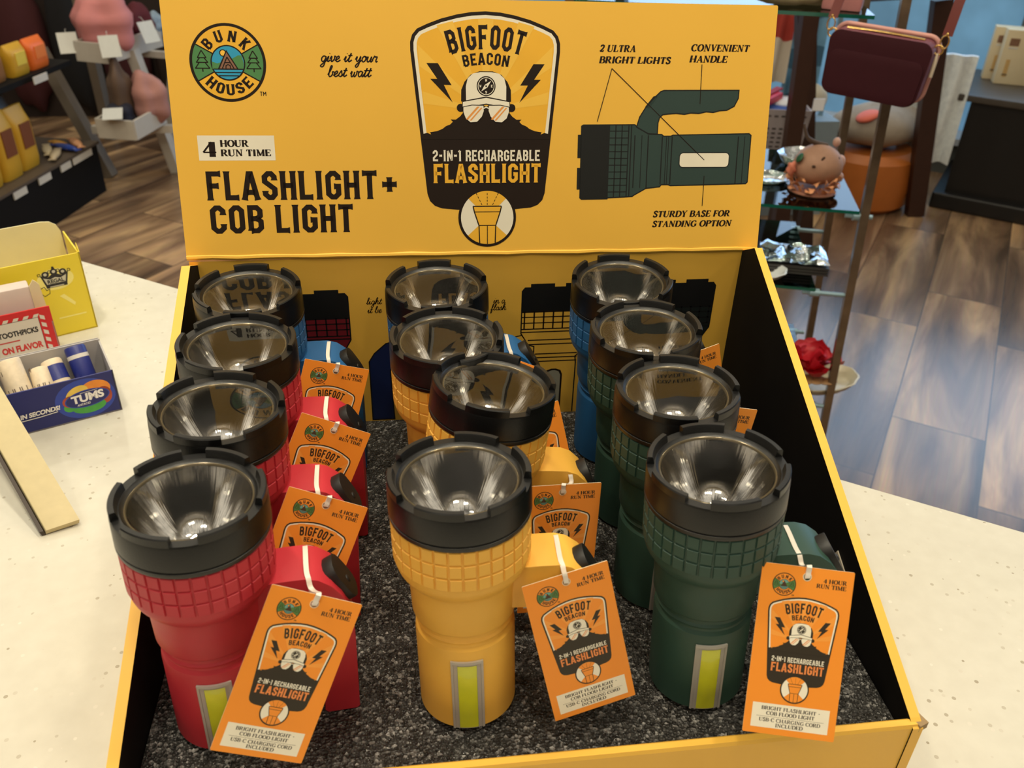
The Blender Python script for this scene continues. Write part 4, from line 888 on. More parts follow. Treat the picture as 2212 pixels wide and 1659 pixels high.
sans_text(FA, 'K IN SECONDS!', -117, 21.4, 6, 50, 2, 7, .04, .2, .03); FA.stroke([(-112, 18.8), (-90, 19.2), (-70, 20.6)], 1.0, 2, 7)
o = obj('front_panel', art_mesh(FA.mb, 'front_panel', PA), AX)
mb = MB(); mb.box((-.1075, .085, .030), (.215, .002, .060)); mb.box((-.001, .043, .029), (.002, .086, .058)); mb.box((-.214, .043, .029), (.002, .086, .058)); mb.box((-.1075, .043, .001), (.215, .086, .002)); mb.box((-.1075, .0895, .030), (.213, .0012, .059)); mb.build('tray', GREYW, AX)
PAPER = mat('printed roll paper', (220, 204, 178), 0.5, var=.18, scale=160); BLUEW = mat('blue roll wrap', (36, 46, 124), 0.4, var=.15, scale=200)
def roll(x, y, tilt, yaw, z, L_, r, band, lab):
    g = thing('antacid_roll', lab, 'roll', (-.3545, .9664, CZ), 'rolls in the blue antacid box')
    O, ex, ey, ez = frame((-.3545, .9664, CZ), 24.4); g.location = O + ex * x + ey * y + Vector((0, 0, z))
    g.rotation_euler = (radians(tilt), 0, radians(24.4 + yaw))
    mb = MB(); mb.lathe([(.0005, 0), (r * .9, 0), (r, .0015), (r, L_ - .002), (r * .93, L_), (r * .6, L_ + .0006), (.0005, L_)], 28, 0); mb.build('wrapper', BLUEW if band == 2 else PAPER, g, 40)
    if band != 1:
        mb = MB()
        for z0, z1 in (((.006, .012), (L_ - .016, L_ - .011)) if band == 2 else ((L_ - .028, L_ - .008),)): mb.lathe([(r + .0002, z0), (r + .0002, z1)], 28, 0)
        mb.build('printed_band', CARDW if band == 2 else BLUEW, g, 40)
    else:
        mb = MB()
        for k in range(14):
            a = k * 2.4; z0 = .008 + (k % 5) * .012
            mb.add([((r + .0002) * cos(a + da), (r + .0002) * sin(a + da), z0 + dz) for da, dz in ((0, 0), (.5, 0), (.5, .006), (0, .006))], [(0, 1, 2, 3)])
        mb.build('printed_band', mat('grey print', (120, 104, 92), 0.5), g, 40)
roll(-.100, .026, -33, 10, .006, .074, .0145, 1, 'cream printed antacid roll standing tallest near the middle of the blue box')
roll(-.132, .020, -38, 14, .008, .068, .0145, 0, 'antacid roll with a dark band at the left end of the blue box')
roll(-.076, .016, -48, 0, .009, .060, .0120, 1, 'short cream antacid roll in front of the tallest roll')
roll(-.054, .026, -44, 10, .008, .062, .0125, 0, 'blue and cream antacid roll left of the rightmost roll')
roll(-.026, .036, -34, 8, .006, .068, .0125, 2, 'rightmost blue antacid roll in the blue box')
# toothpick display box
TX = thing('toothpick_box', 'red and white toothpick box between the blue and the yellow boxes', 'box', (-.462, 1.098, CZ)); TX.rotation_euler = (0, 0, radians(26))
RED = mat('red card', (206, 44, 46), 0.4)
mb = MB(); mb.box((-.09, .001, .041), (.18, .002, .082), 0); TA = Art(lambda x, y, d: (x * .001, -d, y * .001), .00012); TA.mb = mb
PT = [RED, mat('offwhite label', (218, 210, 198), 0.5), mat('label black', (30, 26, 26), 0.5), mat('label red', (206, 52, 50), 0.45)]
for k in range(12): TA.poly([(-20 - k * 12, 74.5), (-14 - k * 12, 74.5), (-17 - k * 12, 69.5), (-23 - k * 12, 69.5)], 1, 1)
for k in range(6): TA.poly([(-14, 73 - k * 11), (-8.6, 70 - k * 11), (-8.6, 64 - k * 11), (-14, 67 - k * 11)], 1, 1)
TA.rect(-170, -2, -16, 70, 2, 2); TA.rect(-170, -2, -16.5, 69.5, 1, 3)
sans_text(TA, 'N TOOTHPICKS', -75, 50, 7.4, 55, 2, 4, .04); sans_text(TA, 'ON FLAVOR', -68, 27, 9, 49, 3, 4, .05); TA.stroke([(-80, 43), (-44, 43)], 1.6, 3, 4); TA.stroke([(-80, 21), (-18, 21)], .6, 3, 4)
sans_text(TA, 'FROM THE FIRST   NO CARBS', -76, 14, 3, 56, 2, 4, .02)
obj('front_panel', art_mesh(TA.mb, 'front_panel', PT), TX)
mb = MB(); mb.box((-.001, .02, .03), (.002, .04, .06)); mb.box((-.09, .04, .03), (.18, .002, .06)); mb.build('tray', CARDW, TX)
WB = thing('paper_carton', 'plain pinkish white carton standing behind the red toothpick box', 'carton', (-.486, 1.113, CZ)); WB.rotation_euler = (0, 0, radians(26))
PINKW = mat('pinkish white card', (206, 190, 184), 0.55)
mb = MB(); mb.box((-.10, .012, .052), (.20, .024, .104)); bevel(mb.build('carton_body', PINKW, WB), .003, 2)
mb = MB(); mb.prism([(.0, -.001, .06), (.014, -.001, .06), (.012, -.001, .104), (.009, -.001, .109), (.006, -.001, .112), (.003, -.001, .108), (.0, -.001, .104)], (0, .002, 0)); mb.build('flap', mat('torn card flap', (222, 206, 170), 0.6), WB)
# yellow display box with cream lid
RG = thing('candy_display_box', 'yellow candy display box with a crown print and a cream lid', 'box', (-.4415, 1.1898, CZ)); RG.rotation_euler = (0, 0, radians(28.5))
LEM = mat('lemon yellow card', (226, 204, 52), 0.4, var=.05, scale=10); CREAM = mat('cream card', (228, 220, 178), 0.5)
mb = MB(); mb.box((-.12, .001, .0585), (.24, .002, .117), 0); RA = Art(lambda x, y, d: (x * .001, -d, y * .001), .00012); RA.mb = mb
PRG = [LEM, mat('pale lemon', (236, 224, 130), 0.4), mat('crown black', (36, 34, 36), 0.5), mat('crown grey', (196, 192, 170), 0.5)]
RA.tf = lambda x, y: (x * 1.12 + 20.5, (y - 88) * 1.12 + 86)
RA.poly([(-52 + 21 * cos(2 * pi * k / 24), 88 + 14 * sin(2 * pi * k / 24)) for k in range(24)], 1, 1)
RA.poly([(-68, 96), (-64, 80), (-40, 80), (-36, 96), (-44, 92), (-52, 97), (-60, 92)], 2, 2); RA.poly([(-65, 92), (-62.6, 83), (-41.4, 83), (-39, 92), (-46, 89), (-52, 91), (-58, 89)], 3, 3)
for x, y in ((-62, 96), (-52, 98), (-42, 96)): RA.circle(x, y, 4.2, 2, 3, 16); RA.circle(x, y + .4, 2.0, 3, 4, 10)
for x, y in ((-69, 97), (-57, 99), (-47, 99), (-35, 97)): RA.ring(x, y, 1.3, 2.0, 2, 4, 12)
RA.poly([(-54, 101), (-50, 101), (-51, 105), (-53, 105)], 2, 3)
sans_text(RA, 'REGAL', -61.5, 84, 4.8, 19, 2, 5, .03); RA.rect(-64, 78, -40, 80.4, 2, 3); RA.rect(-60, 78.6, -44, 79.8, 3, 4)
RA.tf = lambda x, y: (x + 12, y)
RA.stroke([(-71, 76), (-66, 78), (-64, 72), (-60, 74), (-61, 67), (-68, 64), (-71, 68)], .8, 2, 2)
RA.poly([(-50, 60), (-44, 62), (-32, 46), (-34, 42)], 1, 1); RA.rect(-58, 26, -22, 28, 1, 1)
RA.tf = None
obj('front_panel', art_mesh(RA.mb, 'front_panel', PRG), RG)
mb = MB(); mb.box((-.001, .045, .0585), (.002, .09, .117)); mb.box((-.12, .045, .001), (.24, .09, .002)); mb.box((-.239, .045, .0585), (.002, .09, .117)); mb.prism([(0, .002, .117), (-.0005, .010, .128), (-.0005, .016, .117)], (.001, 0, 0)); mb.build('tray', LEM, RG)
mb = MB(); mb.prism([(-.235, .091, 0), (-.004, .091, 0), (-.004, .091, .118), (-.008, .091, .128), (-.016, .091, .134), (-.028, .091, .136), (-.235, .091, .136)], (0, .002, 0), 0); mb.build('lid', CREAM, RG)['label'] = 'cream card lid with rounded corner'
# slanting sign easel in the near left corner
SG = thing('sign_holder', 'cream edged dark sign holder slanting in from the left picture edge', 'sign holder', (-.362, .742, CZ))
d = Vector((-.150, .215, .075)); n = Vector((.0275, .012, 0)); u = Vector((0, 0, 1))
mb = MB(); a = Vector((-.014, -.006, .0008)); b = a + Vector((.030, .013, .0015))
mb.prism([a, b, b + d * 1.5, a + d * 1.5], Vector((.002, -.001, .006))); bevel(mb.build('edge_strip', mat('cream laminate edge', (192, 178, 138), 0.5, var=.1, scale=80), SG), .001, 2)
mb = MB(); mb.prism([a - Vector((.003, .0015, 0)), a + Vector((.0005, 0, 0)), a + d * 1.5 + Vector((.0005, 0, 0)), a + d * 1.5 - Vector((.003, .0015, 0))], Vector((-.001, -.001, .0055))); mb.build('sign_face', mat('dark brown face', (54, 42, 34), 0.5), SG)

# ================================================================== RIGHT: GLASS SHELF STAND AND ITS GOODS
EO = Vector((1.107, 1.900, 0)); EX = Vector((.961, -.276, 0)); EY = Vector((.276, .961, 0)); ER = Matrix((EX, EY, (0, 0, 1))).transposed()
def EP(x, y, z): return EO + EX * x + EY * y + Vector((0, 0, z))
POST = mat('chrome with brown reflection', (124, 106, 88), 0.3, 0.5, var=.35, scale=30); POSTB = mat('bright chrome', (150, 178, 190), 0.3, 0.4, var=.1)  # brown reflection and the posts' light bluish side are put into the colours
st = thing('glass_shelf_stand', 'glass shelf stand with chrome posts right of the display box', 'shelf stand', EP(-.35, .25, 0)); INVS = Matrix.Translation(-st.location)
def sp(o): o.matrix_parent_inverse = INVS; return o
for (x, y, lean) in ((.028, .010, .058), (.034, .44, .060), (-.72, .01, .02), (-.72, .44, .02)):
    mb = MB(); a = EP(x, y, 0) + Vector((lean * .55, 0, 0)); b = EP(x, y, 1.62) - Vector((lean * 1.15, 0, 0)); w = .010
    q = [Vector(EX * sx * w + EY * sy * w) for sx, sy in ((-1, -1), (1, -1), (1, 1), (-1, 1))]
    mb.add([a + v for v in q] + [b + v for v in q], [(0, 1, 5, 4), (2, 3, 7, 6), (3, 0, 4, 7), (0, 1, 2, 3), (4, 5, 6, 7)], 0); mb.add([a + v for v in q] + [b + v for v in q], [(1, 2, 6, 5)], 1)
    sp(mb.build('post', [POST, POSTB], st))
SHG = glass_mat('shelf glass', (0.86, 0.94, 0.92), 0.015); SHE = mat('green glass edge', (18, 92, 78), 0.15, spec=0.8)
for z, x1 in ((1.228, -.07), (.788, 0.0), (.575, -.06), (.235, 0.0)):
    mb = MB(); v = [EP(-.74, 0, z), EP(x1, 0, z), EP(x1, .46, z), EP(-.74, .46, z)]; w = [p - Vector((0, 0, .008)) for p in v]
    mb.add(v + w, [(0, 1, 2, 3), (4, 7, 6, 5)], 0); mb.add(v + w, [(0, 4, 5, 1), (1, 5, 6, 2), (2, 6, 7, 3), (3, 7, 4, 0)], 1)
    sp(mb.build('shelf', [SHG, SHE], st))
    if z < 1:
        for y in (.01, .44):
            mb = MB(); mb.tube([EP(x1 - .03, y, z - .016), EP(.034, y, z - .016)], .006, 10); mb.tube([EP(x1 - .012, y, z - .016), EP(x1 + .012, y, z - .016)], .011, 12)
            sp(mb.build('shelf_clamp', POSTB, st, 40))
# wine red handbag hanging in front of the stand
HB = thing('handbag', 'wine red handbag with pink piping hanging on the glass shelf stand', 'handbag', (1.003, 1.80, 1.086)); HB.rotation_euler = (0, radians(2), radians(-40))
WINE = mat('wine red leather', (54, 14, 24), 0.75, spec=0.25, bump=0.12, bscale=700, var=.1); WINE2 = mat('wine red side', (110, 52, 66), 0.6, bump=.1, bscale=700); PIPE = mat('pink piping', (206, 150, 140), 0.5); GOLD = mat('gold hardware', (220, 180, 110), 0.25, 0.9)
def rr3(w, h, r, y, n=6, wt=None):
    wt = wt or w; out = []
    for cx, cz, a in ((wt / 2 - r, h - r, 0), (-wt / 2 + r, h - r, 90), (-w / 2 + r, r, 180), (w / 2 - r, r, 270)):
        out += [(cx + r * cos(radians(a + 90 * k / n)), y, cz + r * sin(radians(a + 90 * k / n))) for k in range(n + 1)]
    return out
mb = MB(); mb.prism(rr3(.196, .128, .022, -.030, 6, .205), (0, .060, 0), 1, 0, 0); bevel(mb.build('body', [WINE, WINE2], HB), .003, 2, 50)
mb = MB(); mb.prism(rr3(.186, .090, .019, -.0335, 6, .191), (0, .0036, 0)); bevel(mb.build('pocket', WINE, HB), .0012, 2, 50)
mb = MB(); mb.tube([(x, y, z + .0015) for x, y, z in rr3(.201, .131, .024, .026, 8, .210)], .0048, 10, 0, True); mb.build('piping', PIPE, HB, 60)
mb = MB(); mb.tube([(-.078 + .156 * k / 20, -.004, .1295 + .0016 * sin(pi * k / 20)) for k in range(21)], .0050, 8, 0, False, .5); mb.build('zipper', GOLD, HB, 60)
def torus(mb, c, R, r, nrm='x', n=20, sz=1.0):
    P = [((0, R * cos(2 * pi * k / n), R * sz * sin(2 * pi * k / n)) if nrm == 'x' else (R * cos(2 * pi * k / n), 0, R * sz * sin(2 * pi * k / n))) for k in range(n)]
    mb.tube([Vector(c) + Vector(p) for p in P], r, 8, 0, True)
for s in (-1, 1):
    mb = MB(); torus(mb, (s * .107, 0, .114), .009, .0018, 'y'); torus(mb, (s * .114, 0, .130), .008, .0016, 'y', 20, 1.6); mb.ellipsoid((s * .115, 0, .145), (.003, .003, .004), 10, 8); mb.build('ring', GOLD, HB, 60)
mb = MB(); mb.tube([(.108, -.004, .108), (.1085, -.006, .09), (.108, -.007, .062)], [.002, .0042, .0040], 8); mb.build('zip_pull', mat('ivory leather pull', (206, 190, 168), 0.5), HB, 60)
mb = MB()
P = [(-.114, 0, .142), (-.108, .012, .20), (-.095, .03, .30), (-.04, .05, .46), (.02, .058, .54), (.07, .05, .46), (.118, .02, .30), (.117, .004, .20), (.115, 0, .142)]
pts = [tuple(p) for p in P]
for q, w in zip([smooth3(P)], [.0095]):
    L_ = []; R_ = []
    for v in q: L_.append(v + Vector((-w, 0, 0))); R_.append(v + Vector((w, 0, 0)))
    n = len(q); mb.add(L_ + R_ + [v + Vector((0, .003, 0)) for v in L_ + R_], [(i, i + 1, n + i + 1, n + i) for i in range(n - 1)] + [(2 * n + i, 3 * n + i, 3 * n + i + 1, 2 * n + i + 1) for i in range(n - 1)] + [(i, 2 * n + i, 2 * n + i + 1, i + 1) for i in range(n - 1)] + [(n + i, n + i + 1, 3 * n + i + 1, 3 * n + i) for i in range(n - 1)])
mb.build('strap', mat('brown red strap', (112, 52, 50), 0.55), HB, 40)
# coconut ornament
CO = thing('coconut_ornament', 'coconut animal ornament with wood shaving ruffle and stem, on the glass shelf', 'ornament', (1.045, 2.045, .789))
COC = mat('pale coconut shell', (186, 142, 118), 0.6, var=.14, scale=60, bump=.1, bscale=200); SHV = mat('wood shaving', (226, 156, 110), 0.55, var=.18, scale=70); DKB = mat('dark brown paint', (74, 46, 30), 0.5)
mb = MB(); mb.ellipsoid((.004, .004, .066), (.062, .056, .050), 32, 20, 0, lambda v: 1 + .03 * sin(3 * v.x + 2 * v.z)); mb.build('shell', COC, CO, 60)
rng = random.Random(3); mb = MB()
for k in range(46):
    a = 2 * pi * k / 46 + rng.uniform(-.06, .06); lv = k % 3; r0 = .046 + .004 * lv; r1 = .062 + rng.uniform(0, .012); z0 = .006 + .014 * lv; z1 = z0 + rng.uniform(-.004, .016); w = rng.uniform(.010, .016); n = 5; vs = []
    e = Vector((-sin(a), cos(a), 0)); rad = Vector((cos(a), sin(a), 0))
    for j in range(n):
        t = j / (n - 1); c = rad * (r0 + (r1 - r0) * t) + Vector((0, 0, z0 + (z1 - z0) * t + .006 * sin(pi * t)))
        tw = e * cos(1.4 * t + k) * .6 + e * .5 + Vector((0, 0, 1)) * sin(1.4 * t + k) * .5
        vs += [c - tw * w * (1 - .6 * t), c + tw * w * (1 - .6 * t)]
    vs += [v + rad * .0012 for v in vs]
    m = 2 * n
    mb.add(vs, [(2 * j, 2 * j + 1, 2 * j + 3, 2 * j + 2) for j in range(n - 1)] + [(m + 2 * j, m + 2 * j + 2, m + 2 * j + 3, m + 2 * j + 1) for j in range(n - 1)] + [(2 * j, 2 * j + 2, m + 2 * j + 2, m + 2 * j) for j in range(n - 1)] + [(2 * j + 1, m + 2 * j + 1, m + 2 * j + 3, 2 * j + 3) for j in range(n - 1)])
mb.build('ruffle', SHV, CO, 60)
mb = MB(); mb.lathe([(.0005, 0), (.058, .001), (.060, .004), (.056, .008), (.0005, .009)], 32); mb.build('base', mat('terracotta base', (150, 96, 74), 0.6), CO, 40)
mb = MB()
for x, z in ((-.030, .078), (.012, .080)): mb.ellipsoid((x, -.044, z), (.0046, .0030, .0036), 12, 8)
mb.ellipsoid((-.008, -.040, .094), (.004, .003, .008), 10, 8, 0, None, Matrix.Rotation(.6, 3, 'Y')); mb.ellipsoid((.038, -.030, .092), (.003, .003, .004), 10, 8); mb.build('painted_mark', DKB, CO, 60)
mb = MB(); mb.tube(smooth3([(.020, .01, .112), (-.010, .012, .120), (-.032, .014, .132), (-.042, .016, .152), (-.046, .018, .166)], 4), [.0075 - .0003 * k for k in range(17)], 10); mb.build('stem', mat('twisted stem', (96, 78, 68), 0.6, bump=.2, bscale=120), CO, 60)
mb = MB(); mb.ellipsoid((-.055, -.012, .090), (.004, .012, .013), 12, 8, 0, None, Matrix.Rotation(.5, 3, 'Y')); mb.build('leaf', mat('green leaf', (40, 92, 60), 0.5), CO, 60)
mb = MB(); mb.ellipsoid((.062, .006, .072), (.014, .012, .018), 14, 10); mb.ellipsoid((.066, .0, .034), (.012, .010, .013), 14, 10); mb.ellipsoid((.055, .03, .115), (.010, .009, .012), 12, 8); mb.build('shell_charm', mat('pink shell', (218, 176, 160), 0.4), CO, 60)
mb = MB(); mb.ellipsoid((-.070, -.010, .062), (.012, .010, .018), 12, 10, 0, lambda v: 1 + .2 * sin(6 * v.z + 4 * v.x)); mb.build('petal', mat('peach petal', (222, 130, 104), 0.5), CO, 60)
FOIL = mat('crumpled silver foil', (226, 232, 236), 0.16, 1.0, bump=0.9, bscale=90, var=.05)
def foil_plate(name, c, rx, ry, h, lab, cat, rot=-16, m=FOIL):
    mb = MB(); prof = [(.001, .002), (.72, .002), (.80, .35), (.95, 1.0), (1.0, .95), (.83, .2), (.72, 0), (.001, 0)]; n = 40; vs = []
    for r, z in prof:
        for k in range(n):
            a = 2 * pi * k / n; rr = r * (1 + (.02 * sin(11 * a) if r > .8 else 0)); vs.append(RZ(rot) @ Vector((rx * rr * cos(a), ry * rr * sin(a), h * z)))
    mb.add(vs, [(i * n + j, i * n + (j + 1) % n, (i + 1) * n + (j + 1) % n, (i + 1) * n + j) for i in range(len(prof) - 1) for j in range(n)])
    return tag(mb.build(name, m, None, 50, c), lab, cat)
foil_plate('foil_plate', (.955, 2.13, .7895), .065, .05, .012, 'crumpled round silver foil plate left of the coconut ornament', 'plate')
foil_plate('foil_bowl', (1.12, 2.245, .7895), .085, .07, .03, 'silver foil bowl behind the coconut ornament', 'bowl')
PB = thing('pink_box', 'dusty pink box at the back left of the glass shelf', 'box', EP(-.30, .33, .789)); PB.rotation_euler = (0, 0, radians(-16))
mb = MB(); mb.box((0, 0, .045), (.16, .10, .09)); bevel(mb.build('box_body', mat('dusty pink card', (176, 112, 96), 0.5), PB), .003); mb = MB(); mb.box((0, 0, .093), (.165, .105, .006)); mb.build('lid', mat('pale pink lid', (206, 160, 150), 0.5), PB)
# wrapped tray stack and plates on the shelf below
WR = thing('wrapped_tray_stack', 'stack of dark trays under crinkled clear wrap on the lower glass shelf', 'tray stack', EP(-.105, .14, .576)); WR.rotation_euler = (0, 0, radians(-16))
mb = MB()
for k in range(3): mb.box((0, 0, .004 + k * .008), (.17, .13, .0055))
mb.build('trays', mat('dark grey trays', (60, 56, 54), 0.5), WR)
mb = MB(); n = 10; rng = random.Random(5)
vs = [(-.085 + .17 * i / n, -.065 + .13 * j / n, .030 + rng.uniform(0, .016) * (1 if 0 < i < n and 0 < j < n else .2)) for j in range(n + 1) for i in range(n + 1)]
mb.add(vs, [(j * (n + 1) + i, j * (n + 1) + i + 1, (j + 1) * (n + 1) + i + 1, (j + 1) * (n + 1) + i) for j in range(n) for i in range(n)]); mb.build('clear_wrap', FOIL, WR, 20)
foil_plate('serving_plate', EP(-.215, .05, .5765), .085, .065, .022, 'white oval plate at the front of the lower glass shelf', 'plate', -16, mat('white glazed plate', (226, 228, 230), 0.2))
foil_plate('shell_dish', (1.165, 1.985, .236), .115, .075, .028, 'pale shell dish under the red silk flower', 'dish', 12, mat('pale shell', (206, 196, 170), 0.3, var=.15, scale=50))
RF = thing('silk_flower', 'red silk flower lying in the pale shell dish', 'flower', (1.105, 1.965, .292)); RF.scale = (1.25, 1.25, 1.35)
mb = MB(); rng = random.Random(9)
for k in range(16):
    a = 2.4 * k; tilt = .15 + .06 * k; R = Matrix.Rotation(a, 3, 'Z') @ Matrix.Rotation(-tilt, 3, 'Y'); L_ = .075 - .0025 * k; w = .034; n = 6; vs = []
    for i in range(n + 1):
        for j in range(5):
            t = i / n; s = (j - 2) / 2; vs.append(R @ Vector((.006 + L_ * t, s * w * sin(pi * (.12 + .8 * t)), .012 * s * s + .010 * sin(5 * t + k + s))) + Vector((0, 0, .012)))
    mb.add(vs, [(i * 5 + j, i * 5 + j + 1, i * 5 + j + 6, i * 5 + j + 5) for i in range(n) for j in range(4)])
mb.build('petals', mat('red silk', (196, 28, 44), 0.5, var=.15, scale=30), RF, 60)
mb = MB()
for k in range(4): mb.ellipsoid((.03 - .02 * k, -.045 + .006 * k, .002), (.022, .014, .005), 12, 6, 0, None, Matrix.Rotation(.5 * k, 3, 'Z'))
mb.build('leaves', mat('tan leaf', (168, 128, 84), 0.5, var=.2), RF, 60)
# parcels on the top shelf
TP = thing('tissue_parcel', 'cream tissue paper parcel on the top glass shelf beside the header', 'parcel', EP(-.22, .10, 1.2285))
mb = MB(); mb.ellipsoid((0, 0, .03), (.13, .07, .03), 20, 10, 0, lambda v: 1 + .12 * sin(7 * v.x + 5 * v.y)); mb.build('wrap', mat('cream tissue', (206, 190, 158), 0.6, bump=.4, bscale=60), TP, 60)
PK = thing('pink_packet', 'pink wrapped packet on the top glass shelf above the handbag', 'packet', EP(-.16, .07, 1.2285)); PK.rotation_euler = (0, 0, radians(-30))
mb = MB(); mb.box((0.03, 0, .035), (.085, .06, .07)); bevel(mb.build('box_body', mat('pink wrap', (190, 128, 128), 0.35, bump=.3, bscale=70), PK), .006)

# ================================================================== BACK RIGHT OF THE SHOP
DW = mat('dark brown wood', (58, 34, 26), 0.45, var=.2, scale=30)
def beam(mb, a, b, w, d): 
    a, b = Vector(a), Vector(b); t = (b - a).normalized(); ex = t.cross(Vector((0.1, 1, 0))).normalized(); ey = t.cross(ex)
    q = [ex * sx * w / 2 + ey * sy * d / 2 for sx, sy in ((-1, -1), (1, -1), (1, 1), (-1, 1))]
    mb.add([a + v for v in q] + [b + v for v in q], [(0, 1, 5, 4), (1, 2, 6, 5), (2, 3, 7, 6), (3, 0, 4, 7), (0, 3, 2, 1), (4, 5, 6, 7)])
WT = thing('wooden_rack', 'tall dark brown wooden display rack behind the handbag', 'rack', (1.95, 3.55, 0)); IV = Matrix.Translation((-1.95, -3.55, 0))
for a, b, w in (((1.52, 3.15, 1.45), (1.66, 3.30, 0), .075), ((2.30, 3.80, 1.5), (2.50, 3.86, 0), .085), ((1.66, 3.75, 1.5), (1.86, 3.95, 0), .06), ((2.42, 3.35, 1.5), (2.52, 3.42, 0), .05)):
    pass
for a, b, w in (((1.480, 3.20, 1.10), (1.545, 3.20, 0), .058), ((1.560, 3.45, 1.10), (1.780, 3.45, 0), .075), ((2.345, 3.80, .98), (2.50, 3.80, 0), .080)):
    mb = MB(); beam(mb, a, b, w, .05); mb.build('leg', DW, WT).matrix_parent_inverse = IV
mb = MB(); beam(mb, (1.47, 3.20, 1.08), (2.36, 3.82, 1.02), .05, .09); mb.build('top_rail', DW, WT).matrix_parent_inverse = IV
mb = MB(); mb.box((1.585, 3.19, .70), (.045, .004, .045)); mb.build('price_card', mat('bright white card', (236, 238, 246), 0.4), WT).matrix_parent_inverse = IV
# woven basket with soft goods
BK = thing('storage_basket', 'grey lilac slotted plastic basket behind the header', 'basket', (1.50, 3.42, .44)); BK.rotation_euler = (0, 0, radians(-10))
LIL = mat('grey lilac plastic', (168, 160, 164), 0.5); SLOT = mat('dark slots', (70, 62, 60), 0.7)
mb = MB(); w0, w1, d0, d1, hh = .115, .135, .10, .115, .21
lo = [(-w0, -d0, 0), (w0, -d0, 0), (w0, d0, 0), (-w0, d0, 0)]; hi = [(-w1, -d1, hh), (w1, -d1, hh), (w1, d1, hh), (-w1, d1, hh)]; li = [(x * .95, y * .95, z) for x, y, z in hi]; bi = [(x * .94, y * .94, .006) for x, y, z in lo]
mb.add(lo + hi + li + bi, [(0, 1, 5, 4), (1, 2, 6, 5), (2, 3, 7, 6), (3, 0, 4, 7), (0, 3, 2, 1), (4, 5, 9, 8), (5, 6, 10, 9), (6, 7, 11, 10), (7, 4, 8, 11), (8, 9, 13, 12), (9, 10, 14, 13), (10, 11, 15, 14), (11, 8, 12, 15), (12, 13, 14, 15)]); mb.build('basket_body', LIL, BK)
mb = MB()
for r in range(7):
    for c in range(9):
        z = .045 + r * .018 if r < 6 else .185; x = -.098 + c * .0245; y = -(d0 + (d1 - d0) * z / hh) - .0008
        mb.box((x * (1 + .13 * z / hh), y, z), (.015, .0012, .006))
mb.build('slots', SLOT, BK); 
bs = thing('basket_stand', 'low dark stand carrying the grey lilac basket', 'stand', (1.50, 3.42, 0)); mb = MB(); mb.box((0, 0, .42), (.40, .34, .036)); mb.build('top', DW, bs)
for sx, sy in ((-1, -1), (1, -1), (1, 1), (-1, 1)): mb = MB(); mb.box((sx * .17, sy * .14, .201), (.04, .04, .402)); mb.build('leg', DW, bs)
rc = thing('red_case', 'bright red folded case lying across the grey lilac basket', 'case', (1.44, 3.36, .652)); mb = MB(); mb.box((0, 0, .015), (.20, .045, .028)); o = bevel(mb.build('case_body', mat('bright red plastic', (206, 30, 62), 0.35), rc), .006); o.rotation_euler = (0, radians(-8), radians(35))
mb = MB(); mb.box((.03, .012, .032), (.19, .03, .006)); o = mb.build('case_edge', mat('deep red plastic', (150, 20, 44), 0.4), rc); o.rotation_euler = (0, radians(-8), radians(35))
wp = thing('white_pouch', 'white pouch on blue cloth inside the grey lilac basket', 'pouch', (1.56, 3.40, .630)); mb = MB(); mb.ellipsoid((0, 0, .022), (.07, .05, .022), 18, 10); mb.build('pouch_body', mat('white vinyl', (226, 230, 240), 0.35), wp, 60); mb = MB(); mb.ellipsoid((-.02, -.03, .006), (.085, .05, .016), 18, 10, 0, lambda v: 1 + .1 * sin(8 * v.x)); mb.build('cloth', mat('blue cloth', (60, 92, 170), 0.7), wp, 60)
# hanging textiles
def drape(name, top_l, top_r, h, m, lab, cat, amp=.012, waves=5, depth=.02):
    A, B = Vector(top_l), Vector(top_r); n, k = 26, 12; ax = (B - A); nr = Vector((ax.y, -ax.x, 0)).normalized(); vs = []
    for s in (0, 1):
        for j in range(k + 1):
            for i in range(n + 1):
                t = i / n; v = j / k; vs.append(A + ax * t + Vector((0, 0, -h * v)) + nr * (amp * (1 + v) * sin(waves * 2 * pi * t + 1.5 * v) + (depth if s else 0)))
    o_ = (n + 1) * (k + 1); f = []
    for j in range(k):
        for i in range(n):
            q = (j * (n + 1) + i, j * (n + 1) + i + 1, (j + 1) * (n + 1) + i + 1, (j + 1) * (n + 1) + i); f += [q, tuple(o_ + x for x in q[::-1])]
    edge = [i for i in range(n + 1)] + [(j + 1) * (n + 1) - 1 for j in range(1, k + 1)] + [k * (n + 1) + i for i in range(n - 1, -1, -1)] + [j * (n + 1) for j in range(k - 1, 0, -1)]
    f += [(edge[i], edge[(i + 1) % len(edge)], o_ + edge[(i + 1) % len(edge)], o_ + edge[i]) for i in range(len(edge))]
    mb = MB(); mb.add(vs, f); return tag(mb.build(name, m, None, 60), lab, cat)
def stripe_mat(name, a, b, n, thr, axis):
    m = bpy.data.materials.new(name); m.use_nodes = True; nt = m.node_tree; L = nt.links.new; bs_ = nt.nodes['Principled BSDF']; bs_.inputs['Roughness'].default_value = .85
    tc = node(nt, 'ShaderNodeTexCoord'); wv = node(nt, 'ShaderNodeTexWave'); wv.bands_direction = axis; wv.inputs['Scale'].default_value = n; wv.inputs['Distortion'].default_value = 6; wv.inputs['Detail Scale'].default_value = 1.2; L(tc.outputs['Object'], wv.inputs['Vector'])
    cr = node(nt, 'ShaderNodeValToRGB'); cr.color_ramp.interpolation = 'CONSTANT'; cr.color_ramp.elements[0].color = lin(a) + (1,); cr.color_ramp.elements[1].position = thr; cr.color_ramp.elements[1].color = lin(b) + (1,); L(wv.outputs['Fac'], cr.inputs[0]); L(cr.outputs[0], bs_.inputs['Base Color']); return m
